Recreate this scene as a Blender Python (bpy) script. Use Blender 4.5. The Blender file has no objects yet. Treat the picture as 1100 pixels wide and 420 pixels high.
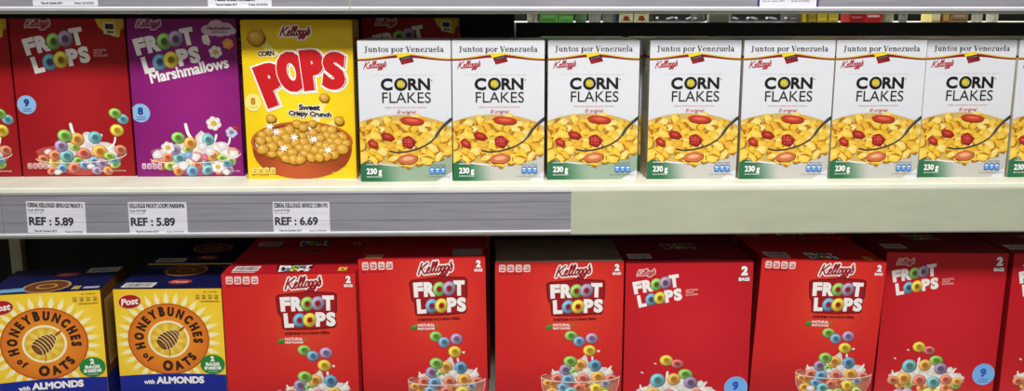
import bpy, bmesh, math, random
from mathutils import Vector, Matrix

PI = math.pi
C = bpy.context.scene.collection
R = math.radians
rng = random.Random(7)


# ----------------------------------------------------------------------------
# colours and materials
# ----------------------------------------------------------------------------
def lin(c):
    out = []
    for v in c[:3]:
        v = max(0.0, min(255.0, v)) / 255.0
        out.append(v / 12.92 if v <= 0.04045 else ((v + 0.055) / 1.055) ** 2.4)
    return (out[0], out[1], out[2], 1.0)


def mixc(a, b, t):
    return tuple(a[i] + (b[i] - a[i]) * t for i in range(3))


def material(name, col, rough=0.5, spec=0.4, noise=0.0, nscale=20.0, stretch=(1, 1, 1), metal=0.0, bump=0.0):
    m = bpy.data.materials.new(name)
    m.use_nodes = True
    nt = m.node_tree
    b = nt.nodes['Principled BSDF']
    b.inputs['Roughness'].default_value = rough
    b.inputs['Specular IOR Level'].default_value = spec
    b.inputs['Metallic'].default_value = metal
    b.inputs['Base Color'].default_value = lin(col)
    if noise:
        tc = nt.nodes.new('ShaderNodeTexCoord')
        mp = nt.nodes.new('ShaderNodeMapping')
        mp.inputs['Scale'].default_value = stretch
        nz = nt.nodes.new('ShaderNodeTexNoise')
        nz.inputs['Scale'].default_value = nscale
        nz.inputs['Detail'].default_value = 6
        cr = nt.nodes.new('ShaderNodeValToRGB')
        cr.color_ramp.elements[0].position = 0.3
        cr.color_ramp.elements[1].position = 0.7
        cr.color_ramp.elements[0].color = lin([v * (1 - noise) for v in col])
        cr.color_ramp.elements[1].color = lin([min(255, v * (1 + noise)) for v in col])
        nt.links.new(tc.outputs['Object'], mp.inputs['Vector'])
        nt.links.new(mp.outputs['Vector'], nz.inputs['Vector'])
        nt.links.new(nz.outputs['Fac'], cr.inputs['Fac'])
        nt.links.new(cr.outputs['Color'], b.inputs['Base Color'])
        if bump:
            bp = nt.nodes.new('ShaderNodeBump')
            bp.inputs['Strength'].default_value = bump
            bp.inputs['Distance'].default_value = 0.001
            nt.links.new(nz.outputs['Fac'], bp.inputs['Height'])
            nt.links.new(bp.outputs['Normal'], b.inputs['Normal'])
    return m


def print_material(name, rough=0.42, spec=0.35):
    """glossy printed card: ink colour comes from the mesh, a fine fibre noise breaks up its gloss"""
    m = bpy.data.materials.new(name)
    m.use_nodes = True
    nt = m.node_tree
    b = nt.nodes['Principled BSDF']
    b.inputs['Specular IOR Level'].default_value = spec
    at = nt.nodes.new('ShaderNodeAttribute')
    at.attribute_name = 'ink'
    nz = nt.nodes.new('ShaderNodeTexNoise')
    nz.inputs['Scale'].default_value = 60
    tc = nt.nodes.new('ShaderNodeTexCoord')
    nt.links.new(tc.outputs['Object'], nz.inputs['Vector'])
    mr = nt.nodes.new('ShaderNodeMapRange')
    mr.inputs['To Min'].default_value = rough - 0.06
    mr.inputs['To Max'].default_value = rough + 0.08
    nt.links.new(nz.outputs['Fac'], mr.inputs['Value'])
    nt.links.new(mr.outputs['Result'], b.inputs['Roughness'])
    nt.links.new(at.outputs['Color'], b.inputs['Base Color'])
    return m


INK = print_material('printed_card')
PAPER = print_material('printed_paper', 0.6, 0.2)
M = {
    'cream': material('cream_enamel', (182, 186, 164), 0.45, 0.35, 0.025, 9, (1, 1, 4)),
    'deck': material('cream_deck', (232, 232, 216), 0.5, 0.3, 0.03, 14),
    'rail': material('grey_plastic_rail', (150, 148, 156), 0.38, 0.5, 0.035, 6, (1.2, 8, 26)),
    'rim': material('pale_plastic_rim', (226, 226, 232), 0.3, 0.5, 0.03, 20),
    'raildark': material('grey_rail_groove', (124, 122, 130), 0.5, 0.3, 0.05, 12, (1, 1, 20)),
    'black': material('black_panel', (17, 16, 16), 0.7, 0.2, 0.15, 8),
    'post': material('steel_post', (150, 142, 120), 0.5, 0.4, 0.06, 20),
    'slot': material('post_slot_black', (12, 12, 12), 0.8, 0.1, 0.1, 30),
    'floor': material('grey_floor_tile', (150, 148, 142), 0.4, 0.4, 0.06, 4),
    'tagback': material('tag_paper', (232, 230, 240), 0.6, 0.2, 0.015, 30),
    'bluetrim': material('blue_tag_holder', (44, 52, 120), 0.4, 0.4, 0.05, 20),
    'kraft': material('grey_board', (120, 105, 90), 0.8, 0.1, 0.08, 18, (1, 6, 1)),
    'tin': material('brushed_tin', (150, 150, 155), 0.35, 0.5, 0.1, 30, metal=0.7),
    'wire': material('dark_wire', (95, 95, 98), 0.4, 0.5, 0.1, 30, metal=0.6),
}


def clear_film():
    m = bpy.data.materials.new('clear_film')
    m.use_nodes = True
    nt = m.node_tree
    nt.nodes.clear()
    o = nt.nodes.new('ShaderNodeOutputMaterial')
    t = nt.nodes.new('ShaderNodeBsdfTransparent')
    t.inputs['Color'].default_value = (0.97, 0.97, 0.98, 1)
    g = nt.nodes.new('ShaderNodeBsdfGlossy')
    g.inputs['Roughness'].default_value = 0.25
    mx = nt.nodes.new('ShaderNodeMixShader')
    tc = nt.nodes.new('ShaderNodeTexCoord')
    mp = nt.nodes.new('ShaderNodeMapping')
    mp.inputs['Scale'].default_value = (3, 3, 60)
    nz = nt.nodes.new('ShaderNodeTexNoise')
    nz.inputs['Scale'].default_value = 3
    nz.inputs['Detail'].default_value = 4
    mr = nt.nodes.new('ShaderNodeMapRange')
    mr.inputs['From Min'].default_value = 0.45
    mr.inputs['From Max'].default_value = 0.75
    mr.inputs['To Min'].default_value = 0.02
    mr.inputs['To Max'].default_value = 0.16
    L = nt.links.new
    L(tc.outputs['Object'], mp.inputs['Vector']); L(mp.outputs['Vector'], nz.inputs['Vector'])
    L(nz.outputs['Fac'], mr.inputs['Value']); L(mr.outputs['Result'], mx.inputs['Fac'])
    L(t.outputs['BSDF'], mx.inputs[1]); L(g.outputs['BSDF'], mx.inputs[2]); L(mx.outputs['Shader'], o.inputs['Surface'])
    return m


M['film'] = clear_film()


# ----------------------------------------------------------------------------
# objects
# ----------------------------------------------------------------------------
def link(name, me, parent=None):
    o = bpy.data.objects.new(name, me)
    C.objects.link(o)
    if parent is not None:
        o.parent = parent
    return o


def tag(o, label, cat, group=None, kind=None):
    if label: o['label'] = label
    if cat: o['category'] = cat
    if group: o['group'] = group
    if kind: o['kind'] = kind
    return o


def thing(name, label, cat, loc=(0, 0, 0), rot=(0, 0, 0), group=None):
    o = bpy.data.objects.new(name, None)
    C.objects.link(o)
    o.empty_display_size = 0.03
    o.location = loc
    o.rotation_euler = rot
    return tag(o, label, cat, group)


def dup(root, loc, rot=(0, 0, 0), label=None, group=None, scale=None):
    r = root.copy(); C.objects.link(r)
    r.location = loc; r.rotation_euler = rot
    if scale: r.scale = scale
    if label: r['label'] = label
    if group: r['group'] = group
    for ch in list(root.children):
        c = ch.copy(); C.objects.link(c); c.parent = r
        for g in list(ch.children):
            d = g.copy(); C.objects.link(d); d.parent = c
    return r


def bm_box(bm, x0, x1, y0, y1, z0, z1):
    vs = [bm.verts.new((x, y, z)) for x in (x0, x1) for y in (y0, y1) for z in (z0, z1)]
    for f in ((0, 1, 3, 2), (4, 6, 7, 5), (0, 4, 5, 1), (2, 3, 7, 6), (0, 2, 6, 4), (1, 5, 7, 3)):
        bm.faces.new([vs[i] for i in f])
    return vs


def bm_obj(name, bm, mat, parent=None, bevel=0.0, smooth=False):
    if bevel:
        bmesh.ops.bevel(bm, geom=list(bm.edges), offset=bevel, segments=2, profile=0.6, affect='EDGES')
    bmesh.ops.recalc_face_normals(bm, faces=bm.faces)
    me = bpy.data.meshes.new(name)
    bm.to_mesh(me); bm.free()
    me.materials.append(mat)
    if smooth:
        for p in me.polygons: p.use_smooth = True
    return link(name, me, parent)


def box_obj(name, dims, mat, parent=None, bevel=0.0):
    bm = bmesh.new()
    bm_box(bm, *dims)
    return bm_obj(name, bm, mat, parent, bevel)


def profile_obj(name, prof, x0, x1, mat, parent=None):
    """extrude a closed (y, z) profile along x"""
    bm = bmesh.new()
    a = [bm.verts.new((x0, y, z)) for y, z in prof]
    b = [bm.verts.new((x1, y, z)) for y, z in prof]
    n = len(prof)
    for i in range(n):
        j = (i + 1) % n
        bm.faces.new((a[i], a[j], b[j], b[i]))
    bm.faces.new(a); bm.faces.new(list(reversed(b)))
    return bm_obj(name, bm, mat, parent)


# ----------------------------------------------------------------------------
# lettering: outlines of the built-in font, laid flat
# ----------------------------------------------------------------------------
_glyphs = {}


def glyph_mesh(s, off=0.0):
    key = (s, off)
    if key in _glyphs: return _glyphs[key]
    cu = bpy.data.curves.new('lettering', 'FONT')
    cu.body = s; cu.size = 1.0; cu.offset = off; cu.resolution_u = 4
    ob = bpy.data.objects.new('lettering', cu)
    C.objects.link(ob)
    bpy.context.view_layer.update()
    ev = ob.evaluated_get(bpy.context.evaluated_depsgraph_get())
    me = ev.to_mesh()
    vs = [(v.co.x, v.co.y) for v in me.vertices]
    fs = [tuple(p.vertices) for p in me.polygons]
    ev.to_mesh_clear()
    bpy.data.objects.remove(ob)
    bpy.data.curves.remove(cu)
    if vs:
        x0 = min(v[0] for v in vs); x1 = max(v[0] for v in vs)
    else:
        x0 = x1 = 0
    half = set()
    for n_, f in enumerate(fs):
        A = sum(vs[f[q - 1]][0] * vs[f[q]][1] - vs[f[q]][0] * vs[f[q - 1]][1] for q in range(len(f)))
        if A < 0:
            f = tuple(reversed(f)); fs[n_] = f
        for q in range(len(f)): half.add((f[q], f[(q + 1) % len(f)]))
    nxt = {}
    for a, b in half:
        if (b, a) not in half: nxt.setdefault(a, []).append(b)
    loops = []
    for st in list(nxt):
        if not nxt.get(st): continue
        lp, cur = [], st
        while nxt.get(cur):
            lp.append(cur)
            cur = nxt[cur].pop()
        # drop points that sit on top of each other
        lp2 = []
        for i in lp:
            if not lp2 or math.hypot(vs[i][0] - vs[lp2[-1]][0], vs[i][1] - vs[lp2[-1]][1]) > 0.004: lp2.append(i)
        if len(lp2) > 2: loops.append(lp2)
    _glyphs[key] = (vs, fs, loops, x0, x1)
    return _glyphs[key]


_h = glyph_mesh('H')
CAP = max(v[1] for v in _h[0]) - min(v[1] for v in _h[0])


def spline(pts, n=4):
    out = []
    for i in range(len(pts) - 1):
        p0 = pts[max(i - 1, 0)]; p1 = pts[i]; p2 = pts[i + 1]; p3 = pts[min(i + 2, len(pts) - 1)]
        for k in range(n):
            t = k / n
            q = []
            for a in (0, 1):
                q.append(0.5 * (2 * p1[a] + (p2[a] - p0[a]) * t + (2 * p0[a] - 5 * p1[a] + 4 * p2[a] - p3[a]) * t * t
                                + (3 * p1[a] - p0[a] - 3 * p2[a] + p3[a]) * t ** 3))
            out.append(tuple(q))
    out.append(pts[-1])
    return out


def clip_poly(pts, cols, x0, y0, x1, y1):
    def run(P, Q, inside, cut):
        rp, rc = [], []
        for i in range(len(P)):
            a, b = P[i - 1], P[i]
            ca, cb = Q[i - 1], Q[i]
            ia, ib = inside(a), inside(b)
            if ia != ib:
                t = cut(a, b)
                rp.append((a[0] + (b[0] - a[0]) * t, a[1] + (b[1] - a[1]) * t)); rc.append(mixc(ca, cb, t))
            if ib:
                rp.append(b); rc.append(cb)
        return rp, rc
    for ins, cut in ((lambda p: p[0] >= x0, lambda a, b: (x0 - a[0]) / (b[0] - a[0])),
                     (lambda p: p[0] <= x1, lambda a, b: (x1 - a[0]) / (b[0] - a[0])),
                     (lambda p: p[1] >= y0, lambda a, b: (y0 - a[1]) / (b[1] - a[1])),
                     (lambda p: p[1] <= y1, lambda a, b: (y1 - a[1]) / (b[1] - a[1]))):
        if len(pts) < 3: return [], []
        pts, cols = run(pts, cols, ins, cut)
    return pts, cols


class Art:
    """flat printed artwork on one face of a carton. u runs right, v runs down, both in print units; sc = metres per unit"""

    def __init__(s, W, H, sc, face='front', at=0.0, name='front_panel', z0=0.0003):
        s.W, s.H, s.sc, s.face, s.at, s.z0 = W, H, sc, face, at, z0
        s.store = {}; s.order = []
        s.lay = 0
        s.part(name)

    def part(s, name):
        s.cur = name
        if name not in s.store:
            s.store[name] = ([], [], []); s.order.append(name)

    def layer(s): s.lay += 1

    def put(s, u, v, sub=0.0):
        d = s.z0 + (s.lay + sub) * 8e-6
        if s.face == 'front': return ((u - s.W / 2) * s.sc, -d, (s.H - v) * s.sc)
        if s.face == 'top': return ((u - s.W / 2) * s.sc, (s.H - v) * s.sc, s.at + d)
        if s.face == 'right': return (s.at + d, u * s.sc, (s.H - v) * s.sc)
        if s.face == 'left': return (-s.at - d, (s.W - u) * s.sc, (s.H - v) * s.sc)

    def raw(s, pts, col, sub=0.0):
        cols = list(col) if isinstance(col, list) else [col] * len(pts)
        pts, cols = clip_poly(list(pts), cols, 0, 0, s.W, s.H)
        if len(pts) < 3: return
        # signed area so every face looks outwards
        A = sum(pts[i - 1][0] * pts[i][1] - pts[i][0] * pts[i - 1][1] for i in range(len(pts)))
        if abs(A) < 1e-7: return
        if A > 0:
            pts.reverse(); cols.reverse()
        V, F, K = s.store[s.cur]
        b = len(V)
        for p in pts: V.append(s.put(p[0], p[1], sub))
        F.append(tuple(range(b, b + len(pts))))
        K.extend(lin(c) for c in cols)

    def poly(s, pts, col):
        s.layer(); s.raw(pts, col)

    def rect(s, u0, v0, u1, v1, col):
        s.poly([(u0, v0), (u1, v0), (u1, v1), (u0, v1)], col)

    def grid(s, fn, nx=14, ny=14, box=None):
        u0, v0, u1, v1 = box or (0, 0, s.W, s.H)
        s.layer()
        for i in range(nx):
            for j in range(ny):
                q = [(u0 + (u1 - u0) * a / nx, v0 + (v1 - v0) * b / ny) for a, b in ((i, j), (i + 1, j), (i + 1, j + 1), (i, j + 1))]
                s.raw(q, [fn(*p) for p in q])

    def ell(s, cu, cv, ru, rv, col, rot=0, n=28, edge=None):
        cr, sr = math.cos(rot), math.sin(rot)
        P = []
        for k in range(n):
            a = 2 * PI * k / n
            x, y = ru * math.cos(a), rv * math.sin(a)
            P.append((cu + x * cr - y * sr, cv + x * sr + y * cr))
        s.layer()
        if edge is None:
            s.raw(P, col)
        else:
            for k in range(n):
                s.raw([(cu, cv), P[k], P[(k + 1) % n]], [col, edge, edge])

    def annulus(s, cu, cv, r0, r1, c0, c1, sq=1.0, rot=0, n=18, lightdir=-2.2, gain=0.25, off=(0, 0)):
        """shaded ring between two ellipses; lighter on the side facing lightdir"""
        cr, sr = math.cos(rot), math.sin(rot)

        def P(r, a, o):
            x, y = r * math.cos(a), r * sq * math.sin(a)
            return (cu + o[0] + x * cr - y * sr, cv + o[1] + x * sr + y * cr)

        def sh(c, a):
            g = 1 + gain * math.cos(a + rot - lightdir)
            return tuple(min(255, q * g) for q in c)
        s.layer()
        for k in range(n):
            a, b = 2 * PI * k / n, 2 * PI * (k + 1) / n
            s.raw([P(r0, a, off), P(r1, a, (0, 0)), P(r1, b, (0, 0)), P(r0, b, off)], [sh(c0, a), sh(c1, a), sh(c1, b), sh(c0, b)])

    def strip(s, pts, w, col, closed=False, outward=False):
        """continuous mitred band along a line; each piece lies a hair above the one before so it may cross itself"""
        h = w / 2
        q = [pts[0]]
        for p in pts[1:]:
            if math.hypot(p[0] - q[-1][0], p[1] - q[-1][1]) > 1e-4: q.append(p)
        n = len(q)
        if n < 2: return
        L, Rr = [], []
        for i in range(n):
            a = q[i - 1] if (i > 0 or closed) else q[i]
            b = q[(i + 1) % n] if (i < n - 1 or closed) else q[i]
            d1 = (q[i][0] - a[0], q[i][1] - a[1]); d2 = (b[0] - q[i][0], b[1] - q[i][1])
            l1, l2 = math.hypot(*d1) or 0, math.hypot(*d2) or 0
            t1 = (d1[0] / l1, d1[1] / l1) if l1 > 1e-6 else (d2[0] / l2, d2[1] / l2)
            t2 = (d2[0] / l2, d2[1] / l2) if l2 > 1e-6 else t1
            nx, ny = -(t1[1] + t2[1]), t1[0] + t2[0]
            m = math.hypot(nx, ny)
            if m < 0.2: nx, ny, m = -t1[1], t1[0], 1.0
            nx, ny = nx / m, ny / m
            k = h / max(0.55, abs(nx * -t1[1] + ny * t1[0]))
            kr = min(0.15, k * 0.2) if outward else k
            L.append((q[i][0] + nx * k, q[i][1] + ny * k)); Rr.append((q[i][0] - nx * kr, q[i][1] - ny * kr))
        m = n if closed else n - 1
        for i in range(m):
            j = (i + 1) % n
            s.raw([L[i], L[j], Rr[j], Rr[i]], col, (0, 0.5, 0.25, 0.75)[i % 4] + (0.2 * i / m if not outward else 0))

    def ribbon(s, pts, w, col, caps=True, new=True, n=8):
        s.layer()
        s.strip(pts, w, col)
        if caps:
            h = w / 2
            s.layer()
            for x, y in (pts[0], pts[-1]):
                s.raw([(x + h * math.cos(2 * PI * k / n), y + h * math.sin(2 * PI * k / n)) for k in range(n)], col)

    def text(s, txt, u, v, cap, col, w=None, bold=0.0, rot=0.0, shear=0.0, align='l', outline=(), sx=1.0):
        """baseline starts at (u, v); cap = capital height; w fits the width; outline = [(width, colour)...] from the outside in"""
        nat = bold if bold <= 0.02 else 0.0
        vs, fs, loops, x0, x1 = glyph_mesh(txt, nat)
        k = cap / CAP
        fat = (bold - nat) * k if bold > 0.02 else 0.0
        if fat:
            k = (cap - 2 * fat) / CAP
            v -= fat * math.cos(rot); u += fat * math.sin(rot)
        kx = ((w - 2 * fat) / max(x1 - x0, 1e-6)) if w else k * sx
        wid = (x1 - x0) * kx
        o = {'l': fat, 'c': -wid / 2, 'r': -wid - fat}[align]
        cr, sr = math.cos(rot), math.sin(rot)
        P = []
        for x, y in vs:
            X = (x - x0) * kx + o + y * k * shear
            Y = -y * k
            P.append((u + X * cr - Y * sr, v + X * sr + Y * cr))
        for ow, oc in outline:
            s.layer()
            for lp in loops: s.strip([P[i] for i in lp], (ow + fat) * 2, oc, True, True)
            s.layer()
            for f in fs: s.raw([P[i] for i in f], oc)
        if fat:
            s.layer()
            for lp in loops: s.strip([P[i] for i in lp], fat * 2, col, True, True)
        s.layer()
        for f in fs: s.raw([P[i] for i in f], col)

    def arc_text(s, txt, cu, cv, r, a_mid, cap, col, spread, bold=0.02, outer=True, caps=None, sx=1.0):
        """letters one by one round a circle, centred on angle a_mid (degrees, 90 = top)"""
        ws = []
        for i, ch in enumerate(txt):
            g = glyph_mesh(ch, bold) if ch != ' ' else (0, 0, 0, 0, 0.3)
            kk = (caps[i] if caps else 1.0)
            ws.append((g[4] - g[3]) * cap / CAP * kk * sx + spread)
        tot = sum(ws)
        pos = -tot / 2
        for i, ch in enumerate(txt):
            kk = (caps[i] if caps else 1.0)
            mid = pos + ws[i] / 2
            ang = R(a_mid) - mid / r if outer else R(a_mid) + mid / r
            bu, bv = cu + r * math.cos(ang), cv - r * math.sin(ang)
            if ch != ' ':
                rt = PI / 2 - ang if outer else -PI / 2 - ang
                s.text(ch, bu, bv, cap * kk, col, bold=bold, rot=rt, align='c', sx=sx)
            pos += ws[i]

    def finish(s, parent, mat, subs=True):
        """one mesh per named piece; the first is the panel, the others hang under it"""
        root = None
        for nm in s.order:
            V, F, K = s.store[nm]
            if not F: continue
            me = bpy.data.meshes.new(nm)
            me.from_pydata(V, [], F)
            at = me.color_attributes.new('ink', 'FLOAT_COLOR', 'CORNER')
            flat = []
            for c in K: flat.extend(c)
            at.data.foreach_set('color', flat)
            me.materials.append(mat)
            o = link(nm, me, parent if root is None else root)
            if root is None: root = o
        return root


# ----------------------------------------------------------------------------
# printed motifs
# ----------------------------------------------------------------------------
KEL = [
    [(0.95, 3.65), (0.75, 2.6), (0.55, 1.0)],
    [(2.4, 3.6), (1.6, 2.9), (0.9, 2.2)],
    [(1.1, 2.4), (1.8, 1.3), (2.3, 1.05), (2.6, 1.5), (3.05, 1.9), (3.2, 2.3), (2.95, 2.5), (2.65, 2.0), (2.7, 1.3), (3.1, 1.05), (3.5, 1.4),
     (4.0, 2.6), (4.1, 3.5), (3.85, 3.6), (3.7, 2.8), (3.75, 1.4), (4.0, 1.05), (4.3, 1.4), (4.8, 2.6), (4.9, 3.5), (4.65, 3.6),
     (4.5, 2.8), (4.55, 1.4), (4.8, 1.05), (5.2, 1.3)],
    [(5.75, 2.45), (5.35, 2.2), (5.25, 1.5), (5.5, 1.05), (5.9, 1.3), (6.0, 2.0), (5.75, 2.45), (6.3, 2.2)],
    [(6.95, 2.3), (6.5, 2.4), (6.25, 1.9), (6.3, 1.3), (6.6, 1.1), (6.9, 1.6), (7.0, 2.4), (6.95, 1.0), (6.7, 0.2), (6.3, 0.1), (6.2, 0.5), (6.7, 0.9), (7.3, 1.5)],
    [(7.95, 2.3), (7.5, 2.4), (7.25, 1.9), (7.3, 1.3), (7.6, 1.1), (7.9, 1.6), (8.0, 2.4), (7.95, 1.0), (7.7, 0.2), (7.3, 0.1), (7.2, 0.5), (7.7, 0.9), (8.3, 1.5)],
    [(8.5, 3.3), (8.35, 2.7)],
    [(8.3, 1.5), (8.75, 2.5), (8.95, 1.9), (9.0, 1.4), (8.7, 1.05), (8.35, 1.25)],
]


def brand_script(A, u, v, w, col, halo=None, stroke=0.36, halo_w=0.5, rot=-0.09):
    """flowing cursive brand name; (u, v) is its lower left corner"""
    k = w / 10.2
    cr, sr = math.cos(rot), math.sin(rot)

    def T(p):
        x = (p[0] + p[1] * 0.32 - 0.6) * k; y = -p[1] * k
        return (u + x * cr - y * sr, v + x * sr + y * cr)
    S = [[T(p) for p in spline(st, 3)] for st in KEL]
    if halo:
        A.layer()
        for st in S: A.ribbon(st, (stroke + 2 * halo_w) * k, halo, new=False)
    A.layer()
    for st in S: A.ribbon(st, stroke * k, col, new=False, n=6)


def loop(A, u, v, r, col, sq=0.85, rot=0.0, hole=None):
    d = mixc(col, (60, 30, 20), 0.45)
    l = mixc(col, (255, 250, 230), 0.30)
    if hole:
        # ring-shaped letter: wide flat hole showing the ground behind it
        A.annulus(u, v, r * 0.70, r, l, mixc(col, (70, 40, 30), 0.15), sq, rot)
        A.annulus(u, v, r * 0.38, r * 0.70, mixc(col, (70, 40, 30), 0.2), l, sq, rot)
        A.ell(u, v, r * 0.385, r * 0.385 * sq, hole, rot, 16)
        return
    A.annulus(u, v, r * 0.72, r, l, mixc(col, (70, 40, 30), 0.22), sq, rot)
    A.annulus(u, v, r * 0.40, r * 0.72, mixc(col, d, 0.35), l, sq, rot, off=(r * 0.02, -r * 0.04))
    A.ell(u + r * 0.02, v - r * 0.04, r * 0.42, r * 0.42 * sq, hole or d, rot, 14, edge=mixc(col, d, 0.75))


GREEN, PURP, BLUE, YEL, ORG, RED_, TEAL = (120, 190, 70), (160, 135, 190), (95, 160, 215), (248, 208, 40), (245, 165, 60), (232, 105, 85), (90, 175, 190)
LOOPC = [GREEN, PURP, BLUE, YEL, ORG, RED_, TEAL, (240, 130, 60), (170, 205, 90)]


def blob(A, u, v, ru, rv, col, edge, seed, n=12, rough=0.18, rot=0):
    r = random.Random(seed)
    P = []
    for k in range(n):
        a = 2 * PI * k / n
        q = 1 + r.uniform(-rough, rough)
        x, y = ru * q * math.cos(a), rv * q * math.sin(a)
        P.append((u + x * math.cos(rot) - y * math.sin(rot), v + x * math.sin(rot) + y * math.cos(rot)))
    A.layer()
    c = (u - ru * 0.22, v - rv * 0.25)
    for k in range(n):
        A.raw([c, P[k], P[(k + 1) % n]], [col, edge, edge])


MILK, MILKE = (252, 248, 242), (215, 208, 206)


def facts(A, u, v, w, h, col, ink, n=4, gap=0.18):
    """row of small nutrition icons"""
    cw = w / (n - gap)
    names = ['150', '0g', '190mg', '12g']
    for i in range(n):
        x = u + i * cw
        A.layer()
        r = h * 0.2
        P = []
        for cx_, cy_, a0 in ((x + cw * (1 - gap) - r, v + r, -90), (x + cw * (1 - gap) - r, v + h - r, 0), (x + r, v + h - r, 90), (x + r, v + r, 180)):
            for k in range(4):
                a = R(a0 + k * 30)
                P.append((cx_ + r * math.cos(a), cy_ + r * math.sin(a)))
        A.raw(P, col)
        A.text(names[i % 4], x + cw * (1 - gap) / 2, v + h * 0.5, h * 0.28, ink, w=cw * 0.55, align='c', bold=0.02)
        A.rect(x + cw * 0.14, v + h * 0.64, x + cw * 0.68, v + h * 0.84, mixc(col, ink, 0.65))


WHT = (250, 246, 244)


def letter(A, ch, u, v, cap, col, rot=0.0, sx=1.0, bold=0.05, outline=()):
    A.text(ch, u, v, cap, col, bold=bold, rot=rot, sx=sx, outline=outline, align='c')


def ring_title(A, u, v, w, rot=0.0, backing=None, white=WHT):
    """two-row cereal title with four ring-shaped letters; (u, v) is the lower left of its top row; w is that row's width"""
    k = w / 100.0
    cr, sr = math.cos(rot), math.sin(rot)

    def T(x, y): return (u + (x * cr - y * sr) * k, v + (x * sr + y * cr) * k)
    up = [('F', 10.5, 0, 28, -0.03, 19), ('R', 31, 0, 28, 0.0, 21), ('T', 89.5, 0, 29, 0.03, 22)]
    lo = [('L', 15, 31.5, 28, -0.03, 18), ('P', 74, 31, 28, 0.02, 19), ('S', 93, 30.5, 27, 0.04, 18)]
    if backing:
        b1, b2 = backing
        P = [(-8, -28), (-3, -33), (45, -37), (52, -41), (72, -37), (103, -35), (107, -30), (106, 2), (103, 8), (104, 28), (100, 34), (55, 37), (12, 36), (2, 34), (0, 10), (-5, 4)]
        A.poly([T(*p) for p in P], b1)
        A.poly([T(49 + (p[0] - 49) * 0.955, 0 + p[1] * 0.93) for p in P], b2)
    for rows in (up, lo):
        for ch, x, y, cap, rr, sx in rows:
            p = T(x, y)
            A.text(ch, p[0], p[1], cap * k, white, w=sx * k, bold=0.055, rot=rot + rr, align='c')
    for x, y, c in ((51, -14, GREEN), (70.5, -14.5, (150, 130, 175)), (35, 17.5, (80, 150, 195)), (54, 17.5, YEL)):
        p = T(x, y)
        loop(A, p[0], p[1], 12.6 * k, c, 1.1, rot + 0.4, hole=(backing[1] if backing else mixc(c, (60, 30, 30), 0.6)))


def milk_splash(A, pts, seed=1):
    for i, (u, v, ru, rv) in enumerate(pts):
        blob(A, u, v, ru, rv, MILK, MILKE, seed + i, 14, 0.22)


def loop_heap(A, u0, u1, v0, v1, r, seed, n, dark=(60, 30, 40), milk=True):
    """a bowlful of rings seen from the side"""
    q = random.Random(seed)
    P = []
    for _ in range(n * 30):
        if len(P) >= n: break
        u, v = q.uniform(u0, u1), q.uniform(v0, v1)
        if all(math.hypot(u - a, v - b) > r * 1.35 for a, b in P): P.append((u, v))
    P.sort(key=lambda p: p[1])
    for i, (u, v) in enumerate(P):
        loop(A, u, v, r * q.uniform(0.9, 1.1), LOOPC[q.randrange(len(LOOPC))], q.uniform(0.7, 0.95), q.uniform(-0.7, 0.7))
        if milk and i % 4 == 3:
            blob(A, u + r, v + r * 0.2, r * 0.7, r * 0.5, MILK, MILKE, seed + i)


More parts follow.
